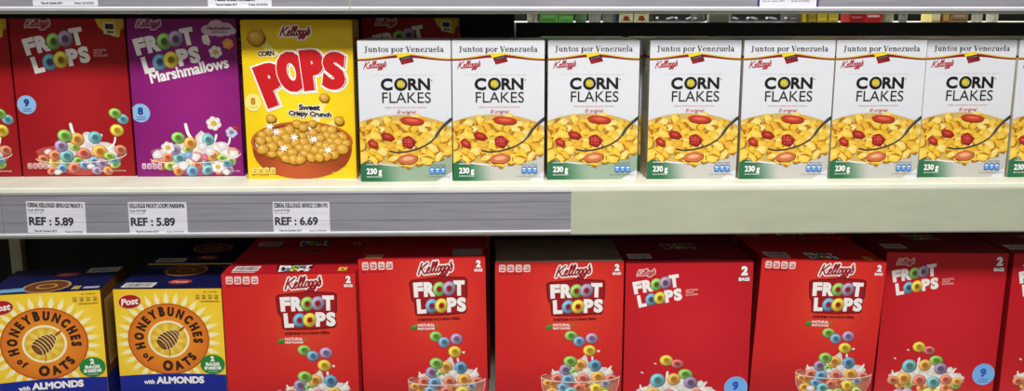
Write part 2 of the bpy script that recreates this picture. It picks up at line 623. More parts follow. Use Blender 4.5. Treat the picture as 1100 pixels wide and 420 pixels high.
# serif lettering for the banner line, drawn stroke by stroke
def serif_text(A, txt, u, v, w, col):
    def ring(cx, cy, rx, ry, tx, ty, a0=0, a1=360):
        n = 18
        for k in range(n):
            a, b = R(a0 + (a1 - a0) * k / n), R(a0 + (a1 - a0) * (k + 1) / n)
            yield ('p', [(cx + rx * math.cos(a), cy + ry * math.sin(a)), (cx + rx * math.cos(b), cy + ry * math.sin(b)),
                         (cx + (rx - tx) * math.cos(b), cy + (ry - ty) * math.sin(b)), (cx + (rx - tx) * math.cos(a), cy + (ry - ty) * math.sin(a))])

    def r_(x0, y0, x1, y1): return ('p', [(x0, y0), (x1, y0), (x1, y1), (x0, y1)])

    def s_(w_, *p): return ('s', spline(list(p), 4), w_)

    def l_(w_, *p): return ('s', list(p), w_)
    G = {
        'J': (4.4, [r_(1.4, 0.6, 2.9, 7), r_(0.4, 6.4, 3.9, 7), s_(1.0, (2.2, 0.8), (1.5, -0.6), (0.4, -0.5))]),
        'u': (6.0, [r_(0.8, 0.9, 2.2, 5), r_(3.6, 0, 5, 5), r_(0.1, 4.5, 2.2, 5), r_(3, 4.5, 5, 5), s_(0.8, (1.5, 1.1), (2.3, 0.4), (3.7, 1.0)), r_(3.6, 0, 5.7, 0.5)]),
        'n': (6.2, [r_(0.8, 0, 2.2, 5), r_(3.7, 0, 5.1, 3.8), r_(0.1, 4.5, 2.2, 5), r_(0.1, 0, 2.9, 0.5), r_(3.1, 0, 5.8, 0.5), s_(1.0, (2, 3.7), (3.2, 4.6), (4.4, 3.8))]),
        't': (3.9, [r_(1, 0.7, 2.4, 6.3), r_(0.1, 4.4, 3.5, 5), s_(0.8, (1.7, 0.8), (2.3, 0.35), (3.4, 0.8))]),
        'o': (5.5, list(ring(2.7, 2.5, 2.6, 2.6, 1.4, 0.55))),
        's': (4.3, [s_(1.0, (3.4, 3.8), (2.4, 4.6), (1, 4.3), (0.9, 3.3), (2, 2.6), (3.3, 1.7), (3, 0.6), (1.8, 0.35), (0.5, 1.2))]),
        'p': (6.0, [r_(0.8, -2, 2.2, 5), r_(0.1, 4.5, 2.2, 5), r_(0.1, -2, 2.9, -1.5)] + list(ring(3.4, 2.5, 2.2, 2.6, 1.4, 0.55))),
        'r': (4.4, [r_(0.8, 0, 2.2, 5), r_(0.1, 4.5, 2.2, 5), r_(0.1, 0, 3.0, 0.5), s_(1.1, (2, 3.5), (2.9, 4.4), (3.9, 4.2))]),
        'V': (6.7, [l_(1.5, (1.2, 6.7), (3.3, 0.4)), l_(0.7, (3.4, 0.3), (5.6, 6.7)), r_(0.1, 6.4, 2.6, 7), r_(4.5, 6.4, 6.8, 7)]),
        'e': (5.2, list(ring(2.6, 2.5, 2.5, 2.6, 1.4, 0.55, 12, 325)) + [r_(1.2, 2.5, 5.0, 3.05)]),
        'z': (4.7, [r_(0.3, 4.4, 4.2, 5), r_(0.3, 0, 4.2, 0.6), l_(1.2, (3.6, 4.6), (0.9, 0.4))]),
        'l': (3.2, [r_(0.8, 0, 2.2, 7.3), r_(0.1, 6.8, 2.2, 7.3), r_(0.1, 0, 2.9, 0.5)]),
        'a': (5.2, [r_(3, 0.3, 4.3, 3.8), s_(0.9, (0.7, 3.8), (1.8, 4.6), (3.1, 4.5), (3.7, 3.7)), r_(3, 0, 5, 0.5)] + list(ring(2, 1.45, 1.75, 1.5, 1.2, 0.5))),
        ' ': (2.6, []),
    }
    k = w / sum(G[c][0] for c in txt)
    A.layer()
    x = 0
    for c in txt:
        adv, items = G[c]
        for it in items:
            pts = [(u + (x + px) * k, v - py * k) for px, py in it[1]]
            if it[0] == 'p': A.raw(pts, col)
            else: A.ribbon(pts, it[2] * k, col, new=False, n=6)
        x += adv


def barcode(A, u, v, w, h, seed=3):
    A.rect(u, v, u + w, v + h, (225, 222, 218))
    q = random.Random(seed)
    x = u + w * 0.08
    while x < u + w * 0.92:
        bw = q.choice((0.4, 0.7, 1.0)) * w / 40
        A.rect(x, v + h * 0.15, min(x + bw, u + w * 0.94), v + h * 0.85, (25, 25, 25))
        x += bw + q.choice((0.5, 0.8, 1.2)) * w / 40


# ----------------------------------------------------------------------------
# cartons
# ----------------------------------------------------------------------------
def carton(root, W, H, D, col, name='carton', rough=0.45):
    """card body: four walls, and top closed by two overlapping flaps with a glued seam"""
    bm = bmesh.new()
    bm_box(bm, -W / 2, W / 2, 0, D, 0, H)
    m = material('card_' + name, col, rough, 0.3, 0.02, 25)
    o = bm_obj(name, bm, m, root, 0.0011)
    return o, m


def top_panel(root, W, D, H, col, draw=None, seam=0.52, sc=None, flapcol=None):
    """upper flap, lying over the lower one, with its printed face"""
    sc = sc or W / 140.0
    A = Art(W / sc, D / sc, sc, 'top', H, 'top_flap', 0.0009)
    A.grid(lambda u, v: col, 2, 2)
    Wd, Dp = A.W, A.H
    A.rect(0, Dp * (1 - seam) - 0.35, Wd, Dp * (1 - seam) + 0.25, mixc(col, (0, 0, 0), 0.55))
    if draw: draw(A)
    o = A.finish(root, INK)
    # card thickness of the overlapping flap
    bm = bmesh.new()
    bm_box(bm, -W / 2 + 0.001, W / 2 - 0.001, 0.001, D * seam, H - 0.0002, H + 0.0007)
    bm_obj('dust_flap', bm, material('card_flap', flapcol or col, 0.5, 0.3, 0.03, 20), root)
    return o


# ---- white corn flakes carton -------------------------------------------------
def make_cornflakes(bowl=(158, 180, 158)):
    W, H, D = 0.170, 0.262, 0.070
    root = thing('cereal_box', '', 'cereal box')
    carton(root, W, H, D, (228, 228, 230))
    sc = W / 100.0
    Hh = H / sc
    A = Art(100, Hh, sc)
    A.grid(lambda u, v: mixc((223, 225, 231), (214, 216, 224), min(1, abs(v - 60) / 90)), 4, 6)
    # --- banner line across the top
    A.part('charity_banner')
    n = 24
    top = lambda u: 18.0 - 2.6 * math.exp(-((u - 50) / 26.0) ** 2) + 1.3 * math.cos(u / 100 * 2 * PI)
    A.layer()
    for i in range(n):
        a, b = 100 * i / n, 100 * (i + 1) / n
        A.raw([(a, top(a) - 0.4), (b, top(b) - 0.4), (b, top(b) + 1.1), (a, top(a) + 1.1)], (225, 190, 60))
    A.layer()
    for i in range(n):
        a, b = 100 * i / n, 100 * (i + 1) / n
        th = lambda u: 1.7 + 1.6 * math.exp(-((u - 50) / 22.0) ** 2)
        A.raw([(a, top(a) + 0.9), (b, top(b) + 0.9), (b, top(b) + 0.9 + th(b)), (a, top(a) + 0.9 + th(a))], (128, 28, 38))
    A.poly([(41.5, 15.6), (54.5, 12.4), (57.5, 17.8), (44.5, 20.6)], (238, 208, 30))
    A.poly([(44.2, 19.2), (57.8, 16.2), (60.3, 22.8), (47, 26)], [(146, 26, 34), (120, 24, 34), (112, 22, 30), (150, 34, 40)])
    A.poly([(44.4, 18.3), (57.6, 15.4), (58.2, 18.3), (45.2, 21.2)], (50, 34, 52))
    for i in range(5):
        A.ell(47.6 + i * 2.0, 19.4 - i * 0.42, 0.42, 0.42, (225, 215, 215), 0, 6)
    serif_text(A, 'Juntos por Venezuela', 7.5, 12.2, 85, (42, 38, 40))
    # --- brand, title
    A.part('brand_name')
    brand_script(A, 5.6, 33.2, 28.5, (168, 34, 50), None, 0.36)
    A.part('front_panel')
    q = random.Random(5)
    x = 15.0
    while x < 84:
        A.rect(x, 36.4, x + 1.1, 37.3, (196, 194, 198)); x += q.choice((1.9, 2.4, 3.6))
    A.part('cereal_title')
    K = (26, 24, 24)
    A.text('C', 24, 53.4, 13.0, K, bold=0.036, w=12.8)
    A.text('RN', 53.2, 53.2, 12.8, K, bold=0.036, w=24.0)
    A.annulus(45.6, 46.9, 4.4, 7.2, K, K, 0.98, gain=0)
    blob(A, 45.6, 46.9, 4.0, 4.6, (238, 220, 70), (190, 168, 40), 4, 12, 0.12)
    A.ribbon(spline([(44.5, 43.5), (45.2, 46), (44.6, 50)], 3), 0.5, (140, 130, 40))
    A.ell(79.0, 42.5, 0.7, 0.7, (60, 60, 60), 0, 8)
    A.text('FLAKES', 25.2, 67.0, 11.4, (34, 32, 32), w=52.6, bold=0.0)
    A.part('front_panel')
    A.text('CEREAL DE HOJUELAS DE MAIZ TOSTADO', 28, 72.6, 1.3, (214, 110, 90), w=45)
    A.text('El original', 41.2, 78.6, 3.4, (190, 50, 56), w=19.6, shear=0.25, bold=0.008)
    # --- bowl of flakes
    A.part('bowl_picture')
    ec, er = (45.0, 108.0), (64.0, 28.0)

    def lower(u, k=1.0):
        t = max(0.0, 1 - ((u - ec[0]) / (er[0] * k)) ** 2)
        return ec[1] + er[1] * k * math.sqrt(t)
    n = 24
    A.layer()
    for i in range(n):
        a, b = 100 * i / n, 100 * (i + 1) / n
        bot = lambda u: Hh if u < 82 else Hh - (u - 82) * 0.62
        ca = lambda u: mixc((58, 120, 84), bowl, min(1, max(0, (u - 14) / 26)))
        cb = lambda u: mixc((30, 100, 62), mixc(bowl, (60, 60, 50), 0.12), min(1, max(0, (u - 16) / 28)))
        A.raw([(a, lower(a) - 6), (b, lower(b) - 6), (b, bot(b)), (a, bot(a))], [ca(a), ca(b), cb(b), cb(a)])
    # milk and rim
    A.ell(ec[0], ec[1], er[0], er[1], (232, 188, 84), 0, 48, edge=(206, 176, 100))
    A.layer()
    for i in range(n):
        a, b = 100 * i / n, 100 * (i + 1) / n
        A.raw([(a, lower(a) - 0.6), (b, lower(b) - 0.6), (b, lower(b) + 1.1), (a, lower(a) + 1.1)], mixc(bowl, (255, 255, 250), 0.5))
    q = random.Random(21)
    FL = [(248, 204, 56), (242, 190, 40), (250, 214, 84), (232, 172, 40), (248, 226, 130), (240, 200, 70)]
    pts = []
    for _ in range(4000):
        if len(pts) >= 62: break
        u, v = q.uniform(-3, 103), q.uniform(80, 138)
        if ((u - ec[0]) / (er[0] - 2)) ** 2 + ((v - ec[1]) / (er[1] - 2.5)) ** 2 > 1: continue
        if all(math.hypot(u - a, (v - b) * 1.25) > 7.0 for a, b in pts): pts.append((u, v))
    pts.sort(key=lambda p: p[1])
    for i, (u, v) in enumerate(pts):
        c = q.choice(FL)
        ru = q.uniform(5.8, 9.0)
        blob(A, u + 0.5, v + 0.9, ru, ru * 0.62, (196, 134, 34), (170, 112, 28), 900 + i, 9, 0.3, q.uniform(-1, 1))
        blob(A, u, v, ru, ru * q.uniform(0.5, 0.7), mixc(c, (255, 244, 190), 0.25), mixc(c, (214, 146, 16), 0.25), 300 + i, 9, 0.32, q.uniform(-1.2, 1.2))
        if i % 7 == 0:
            blob(A, u + 2, v, 2.0, 1.3, (252, 248, 232), (232, 220, 190), 700 + i, 8)

    def berry(u, v, ru, rv, rot, c=(206, 58, 44), core=(240, 150, 120), seed=1):
        blob(A, u + .4, v + .8, ru, rv, (110, 40, 20), (90, 36, 20), seed + 50, 14, 0.08, rot)
        blob(A, u, v, ru, rv, c, mixc(c, (120, 10, 10), 0.3), seed, 14, 0.08, rot)
        blob(A, u, v - rv * 0.1, ru * 0.55, rv * 0.42, core, mixc(core, c, 0.6), seed + 9, 12, 0.1, rot)
    berry(57, 86.5, 13, 4.4, 0.08, (208, 72, 50), (226, 116, 84), 11)
    berry(30, 104, 7.5, 4.2, 0.25, (176, 44, 40), (206, 84, 64), 12)
    berry(52.5, 110, 7.4, 6.8, 0.3, (176, 36, 40), (200, 76, 66), 13)
    for k in range(9):
        A.ell(48.5 + (k % 3) * 4 + q.uniform(-1, 1), 106.5 + (k // 3) * 3.4, 0.7, 0.6, (222, 130, 100), 0, 6)
    berry(51.5, 129, 11.5, 5.6, -0.12, (226, 140, 92), (246, 190, 140), 14)
    berry(14, 112, 6.0, 4.0, 0.5, (190, 54, 44), (222, 110, 84), 15)
    # spoon
    sp = spline([(101, 84), (93, 90), (86, 98), (80, 107), (70, 114.5), (56, 119.5), (42, 121.5), (32, 120)], 5)
    A.ribbon(sp[:14], 3.0, (52, 50, 50))
    A.ribbon(sp[12:], 1.8, (70, 64, 56))
    A.ribbon([(a - 0.5, b - 0.6) for a, b in sp[3:18]], 0.6, (150, 146, 140))
    # --- small print
    A.part('front_panel')
    A.text('CONTENIDO NETO', 6.2, 135.4, 1.6, (236, 240, 236), w=14, bold=0.02)
    A.text('230 g', 6.2, 145.6, 6.6, (250, 250, 250), w=16.8, bold=0.03)
    A.text('HECHO EN VENEZUELA', 6.2, 149.2, 1.4, (236, 240, 236), w=17, bold=0.01)
    A.part('nutrition_badge')
    A.text('UNA PORCION APORTA', 74, 136.2, 1.2, (60, 60, 60), w=19)
    for i in range(3):
        x = 75.2 + i * 6
        A.poly([(x, 139), (x + 1, 138), (x + 4.4, 138), (x + 5.4, 139), (x + 5.4, 145), (x + 4.4, 146), (x + 1, 146), (x, 145)], (58, 122, 196))
        A.rect(x + 0.9, 139.6, x + 4.5, 141.4, (214, 230, 246))
        A.rect(x + 1.5, 142.6, x + 3.9, 143.8, (190, 214, 240))
    A.text('DE LOS VALORES DIARIOS DE REFERENCIA', 70, 149.4, 1.1, (60, 60, 60), w=28)
    A.finish(root, INK)
    # side walls, printed
    for side in ('left', 'right'):
        S = Art(D / sc, Hh, sc, side, W / 2, 'side_panel')
        S.grid(lambda u, v: mixc((220, 216, 205), (176, 166, 140), min(1, v / Hh)), 1, 4)
        S.rect(0, 17, S.W, 20, (128, 28, 38))
        S.text('INFORMACION NUTRICIONAL', 4, 30, 2.2, (60, 60, 60), w=S.W - 8)
        for k in range(18):
            S.rect(4, 34 + k * 2.6, S.W - 4 - (k * 7 % 9), 34.8 + k * 2.6, (120, 116, 110))
        for k in range(16):
            blob(S, 4 + (k * 13 % 33), 104 + (k * 17 % 44), 5, 3.4, (240, 206, 90), (170, 110, 30), 40 + k, 9, 0.3, k)
        S.finish(root, INK)

    def tp(A):
        A.text('CORN FLAKES', 8, A.H - 5, 5, (120, 116, 110), w=26, bold=0.02)
        A.text('ABRIR AQUI', A.W - 40, A.H - 5, 3.5, (110, 106, 104), w=28)
        A.ribbon([(A.W * 0.38, A.H * 0.5 + 2), (A.W * 0.5, A.H * 0.5 + 8), (A.W * 0.62, A.H * 0.5 + 2)], 0.6, (120, 112, 106))
    top_panel(root, W, D, H, (196, 192, 184), tp, flapcol=(176, 170, 160))
    return root


# ---- family carton of ring cereal: centred title ------------------------------
FAMRED = (214, 38, 38)


def make_family_small():
    W, H, D = 0.250, 0.310, 0.155
    root = thing('cereal_box', '', 'cereal box')
    carton(root, W, H, D, (176, 24, 30))
    sc = W / 138.5
    Hh = H / sc
    A = Art(138.5, Hh, sc)

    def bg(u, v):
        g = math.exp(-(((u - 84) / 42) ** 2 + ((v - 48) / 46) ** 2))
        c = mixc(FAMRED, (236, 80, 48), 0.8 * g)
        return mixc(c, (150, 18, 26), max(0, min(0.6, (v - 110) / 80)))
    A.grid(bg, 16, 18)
    facts(A, 4.3, 2.4, 33.4, 8.2, (244, 214, 210), (150, 40, 40))
    A.text('PER 1 1/3 CUP SERVING', 4.6, 13.4, 1.5, (70, 12, 14), w=25, bold=0.02)
    A.part('bag_count_mark')
    A.text('2', 131, 10.4, 7.8, WHT, bold=0.06, align='c', outline=[(0.5, (120, 20, 24))])
    A.text('BAGS', 131, 14.6, 3.0, WHT, w=9.0, bold=0.04, align='c')
    A.part('brand_name')
    brand_script(A, 64.5, 21.0, 44, (158, 22, 34), WHT, 0.42, 0.30)
    A.part('cereal_title')
    ring_title(A, 59.2, 40.4, 55.8, -0.015, ((122, 12, 20), (160, 22, 28)))
    A.part('front_panel')
    A.text('SWEETENED MULTI-GRAIN CEREAL', 63, 66.0, 2.9, (96, 14, 18), w=47, bold=0.03, rot=-0.02)
    # leaf and flavour line
    A.part('flavour_mark')
    A.poly([(54.6, 75), (56, 71), (59.5, 69.6), (62.5, 70.6), (61.5, 73.8), (58, 75.6)], [(40, 130, 50), (70, 160, 60), (90, 180, 70), (60, 150, 50), (40, 120, 40), (30, 100, 40)])
    A.poly([(82, 70.4), (84.8, 69.4), (85.4, 71.4), (83, 72.6)], (90, 150, 60))
    A.text('NATURAL', 62.6, 71.8, 3.0, WHT, w=18.8, bold=0.03)
    A.text('FRUIT FLAVORS', 62.6, 75.4, 2.5, WHT, w=18.8, bold=0.03)
    # flying rings
    A.part('bowl_picture')
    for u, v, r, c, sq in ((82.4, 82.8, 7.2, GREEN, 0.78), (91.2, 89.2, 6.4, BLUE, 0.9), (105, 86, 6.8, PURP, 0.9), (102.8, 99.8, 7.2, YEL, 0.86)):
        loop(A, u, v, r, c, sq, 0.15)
    blob(A, 112.5, 100.6, 1.8, 1.4, MILK, MILKE, 3)
    blob(A, 106, 108, 1.4, 1.8, MILK, MILKE, 4)
    # bowl
    def rim(t): return (93 + 43 * math.cos(t), 129.5 + 6.5 * math.sin(t))
    A.layer()
    pts = [rim(PI * k / 20) for k in range(21)] + [(56 + 74 * k / 12, 129 + 36 * math.sin(PI * k / 12) ** 0.5) for k in range(13)]
    A.ell(93, 132, 43, 9, (214, 140, 120), 0, 32, edge=(176, 90, 80))
    A.poly([(50, 130)] + [(93 - 43 * math.cos(PI * k / 16) * (1 if k else 1), 130 + 37 * math.sin(PI * k / 16)) for k in range(17)] + [(136, 130)], (190, 110, 96))
    milk_splash(A, [(93, 122, 20, 8), (76, 128, 14, 6), (112, 126, 15, 8), (96, 114, 6, 8), (88, 138, 30, 6), (66, 126.5, 5, 3.5), (124, 125, 4, 5)], 50)
    A.ribbon(spline([(104, 124), (107, 116), (106, 109.5)], 4), 2.2, MILK)
    A.ribbon(spline([(120, 126), (125, 122), (126.5, 118.5)], 4), 1.8, MILK)
    A.ribbon(spline([(68, 127), (64, 124), (62.5, 121.5)], 4), 1.6, MILK)
    loop_heap(A, 60, 126, 138, 158, 6.8, 5, 26)
    for u, v, r, c, sq in ((57, 136.5, 5.5, ORG, .7), (67.5, 131.8, 7, RED_, .85), (127, 132.5, 7, RED_, .7), (120.4, 138, 6, (150, 160, 190), .8), (79.2, 133, 7, BLUE, .9), (96, 132, 7.6, (236, 110, 90), .75),
                           (112.4, 130.6, 7.8, ORG, .9), (76.7, 121.6, 7.2, (140, 120, 170), .9), (108.8, 117, 7.4, (70, 140, 190), .95), (92.7, 116.4, 7.6, ORG, .9), (82, 112, 7.8, GREEN, .8), (86, 124, 5, GREEN, .7)):
        loop(A, u, v, r, c, sq, 0.2)
    blob(A, 100, 123, 5, 4, MILK, MILKE, 14); blob(A, 88, 127, 4, 2.6, MILK, MILKE, 15)
    A.ribbon([rim(PI * k / 24) for k in range(25)], 0.9, (246, 224, 214))
    A.ribbon([rim(PI + PI * k / 24) for k in range(5)], 0.6, (236, 200, 190))
    A.ribbon(spline([(50, 130), (52, 143), (60, 156), (72, 164)], 5), 0.7, (236, 190, 180))
    A.ribbon(spline([(136, 130), (134, 143), (126, 156), (114, 164)], 5), 0.7, (236, 190, 180))
    A.finish(root, INK)
    for side in ('left', 'right'):
        S = Art(D / sc, Hh, sc, side, W / 2, 'side_panel')
        S.grid(lambda u, v: (150, 18, 26), 1, 2)
        S.rect(8, 16, S.W - 8, 110, (128, 30, 34))
        S.text('Nutrition Facts', 11, 26, 6, (30, 26, 26), w=S.W - 22, bold=0.02)
        for k in range(22):
            S.rect(11, 32 + k * 3.4, S.W - 14 - (k * 11 % 20), 33.2 + k * 3.4, (70, 66, 66))
        S.finish(root, INK)

    def tp(A):
        H_ = A.H
        barcode(A, 8, H_ - 24, 27, 15)
        A.rect(9, H_ - 6.5, 34, H_ - 3.0, (226, 180, 176))
        ring_title(A, 55, H_ - 16, 34, -0.01, ((40, 10, 14), (60, 12, 16)))
        A.rect(120, H_ - 18, 129, H_ - 7, (232, 196, 60))
        A.text('2', 124.5, H_ - 9, 6, (150, 20, 20), bold=0.05, align='c')
        brand_script(A, 56, H_ * 0.22, 44, (120, 20, 28), (190, 120, 118), 0.4, 0.25)
    top_panel(root, W, D, H, (186, 26, 38), tp)
    return root


# ---- family carton, wide red front with tilted title ---------------------------
def make_family_big():
    W, H, D = 0.248, 0.310, 0.155
    root = thing('cereal_box', '', 'cereal box')
    carton(root, W, H, D, (170, 22, 30))
    sc = W / 135.3
    Hh = H / sc
    A = Art(135.3, Hh, sc)

    def bg(u, v):
        g = math.exp(-(((u - 70) / 60) ** 2 + ((v - 70) / 55) ** 2))
        return mixc((194, 24, 36), (212, 36, 46), g)
    A.grid(bg, 12, 14)
    A.part('brand_name')
    brand_script(A, 12, 15.6, 21.5, (176, 22, 36), (246, 200, 196), 0.34, 0.46, -0.1)
    A.part('cereal_title')
    ring_title(A, 9.2, 34.2, 49.0, -0.17)
    A.part('front_panel')
    for i, t in enumerate(('NATURAL', 'FRUIT', 'FLAVORS')):
        A.text(t, 64.5, 31 + i * 2.7, 1.9, (246, 190, 186), w=(13, 8.5, 13)[i], bold=0.02, rot=-0.08)
    A.part('bag_count_mark')
    A.text('2', 126, 14.2, 10.4, WHT, bold=0.06, align='c', outline=[(0.5, (110, 16, 26))])
    A.text('BAGS', 126, 20.2, 4.0, WHT, w=11.6, bold=0.05, align='c', outline=[(0.35, (110, 16, 26))])
    A.part('serving_badge')
    A.ell(122.5, 140.5, 12.8, 12.8, (122, 176, 238), 0, 40)
    A.text('9', 122, 143.5, 10, (32, 88, 190), bold=0.05, align='c')
    A.text('VITAMINS', 122.4, 147.4, 1.7, (32, 88, 190), w=11, align='c', bold=0.02)
    A.text('& MINERALS', 122.4, 150.2, 1.7, (32, 88, 190), w=13, align='c', bold=0.02)
    A.part('bowl_picture')
    milk_splash(A, [(60, 146, 44, 9), (40, 138, 12, 8), (64, 132, 12, 8), (26, 142, 9, 5), (88, 144, 12, 5), (84, 136, 4, 4)], 80)
    A.ribbon(spline([(48, 136), (47, 129), (47.5, 122)], 4), 2.6, MILK)
    A.ribbon(spline([(22, 143), (19, 139), (18.5, 136.5)], 4), 1.6, MILK)
    A.ribbon(spline([(84, 142), (88, 137), (89.5, 134)], 4), 1.6, MILK)
    for u, v in ((20, 122), (34, 112), (90, 134), (30, 134)): blob(A, u, v, 1.6, 0.8, MILK, MILKE, int(u), rot=0.5)
    loop_heap(A, 22, 92, 149, 164, 6.8, 8, 22)
    for u, v, r, c, sq in ((45.8, 108.4, 7.2, YEL, .85), (57.6, 112.4, 7, (214, 90, 90), .72), (66.8, 124.4, 8, GREEN, .75), (37, 131, 8.4, TEAL, .95), (54.4, 130, 7.4, ORG, .95), (72.8, 134, 7.6, (130, 110, 160), .9),
                           (32, 146, 8.6, ORG, .88), (50, 148, 8, (230, 100, 84), .85), (66, 150, 8, TEAL, .85), (80, 147, 7.4, RED_, .8), (20, 148, 7, (220, 110, 70), .75), (93, 149, 6.4, ORG, .8)):
        loop(A, u, v, r, c, sq, 0.15)
    blob(A, 46, 138, 4, 3.4, MILK, MILKE, 33); blob(A, 62, 140, 4, 2.6, MILK, MILKE, 34)
    A.finish(root, INK)
    for side in ('left', 'right'):
        S = Art(D / sc, Hh, sc, side, W / 2, 'side_panel')
        S.grid(lambda u, v: (140, 16, 26), 1, 2)
        S.rect(8, 16, S.W - 8, 110, (128, 30, 34))
        S.text('Nutrition Facts', 11, 26, 6, (30, 26, 26), w=S.W - 22, bold=0.02)
        for k in range(22):
            S.rect(11, 32 + k * 3.4, S.W - 14 - (k * 11 % 20), 33.2 + k * 3.4, (70, 66, 66))
        S.finish(root, INK)

    def tp(A):
        H_ = A.H
        barcode(A, 6, H_ - 32, 26, 17)
        A.text('FRUIT FLAVORED CEREAL', 60, H_ - 9, 4, (170, 100, 100), w=44)
        ring_title(A, 50, H_ * 0.32, 40, -0.03, None, (176, 150, 150))
    top_panel(root, W, D, H, (120, 16, 26), tp)
    return root


# ---- tall slim ring-cereal cartons on the upper shelf ---------------------------
def make_slim(kind):
    W, H, D = 0.213, 0.301, 0.068
    if kind == 'marsh': W = 0.203
    root = thing('cereal_box', '', 'cereal box')
    Wu = 124.0 if kind == 'red' else 118.0
    sc = W / Wu
    Hh = H / sc
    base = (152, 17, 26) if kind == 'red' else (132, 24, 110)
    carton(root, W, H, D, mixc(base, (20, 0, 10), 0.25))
    A = Art(Wu, Hh, sc)

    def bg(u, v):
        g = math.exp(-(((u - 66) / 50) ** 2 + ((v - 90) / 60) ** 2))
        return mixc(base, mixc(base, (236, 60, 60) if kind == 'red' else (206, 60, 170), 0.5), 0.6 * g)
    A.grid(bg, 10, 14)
    dx = 0 if kind == 'red' else -7
    A.part('brand_name')
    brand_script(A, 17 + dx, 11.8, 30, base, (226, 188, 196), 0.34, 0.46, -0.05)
    A.part('cereal_title')
    ring_title(A, 15.5 + dx, 40.2, 66, -0.2)
    if kind == 'marsh':
        A.text('Marshmallows', 22.5, 70.5, 12.5, WHT, w=88, bold=0.028, rot=-0.2)
    A.part('front_panel')
    if kind == 'red':
        for i, t in enumerate(('NATURAL', 'FRUIT', 'FLAVORS')):
            A.text(t, 89, 35.4 + i * 3.0, 2.1, (226, 170, 170), w=(14, 9, 15)[i], bold=0.02, rot=-0.06)
        # yellow corner flash with a plain token
        A.layer()
        P = [(93, 0)] + [(93 + 31 * (1 - math.cos(PI / 2 * k / 8)), 19 * math.sin(PI / 2 * k / 8)) for k in range(1, 9)] + [(124, 19), (124, 0)]
        A.raw([(93, 0), (96, 8), (102, 14), (112, 19), (118, 20), (120, 12), (124, 10), (124, 0)], [(220, 190, 50), (236, 200, 60), (240, 210, 80), (230, 200, 60), (220, 190, 60), (200, 160, 60), (220, 130, 50), (200, 150, 40)])
        A.poly([(102, 3), (114, 4), (114, 18), (101.5, 16)], (222, 216, 190))
        A.poly([(103.6, 5), (112.6, 5.8), (112.4, 11.6), (103.4, 11)], (52, 50, 46))
        A.poly([(105, 12.6), (112.4, 13.2), (112.4, 16), (105, 15.4)], (110, 110, 90))
    else:
        A.part('cloud_mark')
        for u, v, r in ((88, 12, 7), (97, 7.5, 8), (107, 10, 7.5), (113, 13, 5), (100, 13, 8), (92, 14, 6), (108, 14.5, 5)):
            A.ell(u, v, r * 1.1, r * 0.78, (222, 196, 214), 0, 20)
        A.text('Marshmallow', 99.5, 11.8, 3.4, (92, 22, 72), w=25, bold=0.04, align='c')
        A.text('SHAPES INSIDE', 99.5, 15.4, 2.0, (92, 22, 72), w=17, bold=0.02, align='c')
        A.part('front_panel')
        def flower(u, v, r, pet, mid):
            for k in range(6):
                a = k * PI / 3 + 0.3
                A.ell(u + r * 0.55 * math.cos(a), v + r * 0.5 * math.sin(a), r * 0.5, r * 0.45, pet, a, 12, edge=mixc(pet, (170, 150, 170), 0.3))
            A.ell(u, v, r * 0.4, r * 0.36, mid, 0, 12, edge=mixc(mid, (160, 120, 30), 0.4))
        A.poly([(81, 18), (87, 17), (89.5, 24), (88.5, 29), (82, 27), (80.5, 22)], [(244, 236, 226)] * 3 + [(214, 200, 196)] * 3)
        flower(108.5, 27, 6, (240, 150, 60), (246, 200, 90))
        flower(94.5, 36, 7.2, (246, 240, 230), (226, 190, 60))
        flower(88, 115, 8.2, (250, 244, 236), (236, 196, 60))
        flower(107, 125, 6.4, (206, 210, 240), (120, 130, 200))
        blob(A, 112, 120, 4, 2.6, (210, 60, 60), (150, 30, 60), 3)
    A.part('serving_badge')
    bu, bv = (11, 94) if kind == 'red' else (8.5, 103)
    A.ell(bu, bv, 10.4, 10.4, (146, 188, 232), 0, 32)
    A.text('9' if kind == 'red' else '8', bu, bv + 2.2, 8.6, (26, 64, 140), bold=0.05, align='c')
    A.text('VITAMINS', bu, bv + 5.4, 1.5, (26, 64, 140), w=10, align='c', bold=0.02)
    A.text('& MINERALS', bu, bv + 7.9, 1.5, (26, 64, 140), w=10, align='c', bold=0.02)
    A.part('bowl_picture')
    if kind == 'red':
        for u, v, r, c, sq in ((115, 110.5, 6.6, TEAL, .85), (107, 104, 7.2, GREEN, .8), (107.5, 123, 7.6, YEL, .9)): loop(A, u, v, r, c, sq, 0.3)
    # glass bowl, milk, rings
    A.ell(66, 147, 50, 8, mixc(base, (250, 200, 180), 0.35), 0, 40)
    A.poly([(116 - 100 * k / 20, 147 + 27 * math.sin(PI * k / 20) ** 0.6) for k in range(21)], mixc(base, (226, 150, 120), 0.45))
    milk_splash(A, [(68, 143, 26, 9), (48, 148, 14, 6), (92, 145, 16, 8), (76, 134, 9, 10), (100, 148, 8, 5), (60, 160, 40, 6), (30, 147, 5, 3)], 110 if kind == 'red' else 140)
    A.ribbon(spline([(70, 140), (60, 128), (57, 116)], 4), 3.4, MILK)
    A.ribbon(spline([(96, 144), (103, 138), (105, 131)], 4), 2.0, MILK)
    A.ribbon(spline([(82, 140), (88, 134), (90, 128)], 4), 2.4, MILK)
    loop_heap(A, 24, 108, 157, 169, 6.4, 31 if kind == 'red' else 47, 26)
    L = ((37, 151, 7.4, (236, 120, 80), .8), (24, 155, 6.6, (220, 110, 70), .7), (50, 152, 8, TEAL, .9), (69, 149, 8.4, RED_, .8), (60, 142, 6, (150, 200, 70), .7), (102, 156, 7, TEAL, .7), (110, 145, 7, (214, 110, 80), .8), (45, 140.5, 7.6, PURP, .9),
         (83, 131, 7.6, TEAL, .95), (63, 133, 8, ORG, .95), (50, 129, 8.4, GREEN, .85), (87, 147, 8.8, ORG, .9), (97, 152, 6, (150, 200, 70), .7))
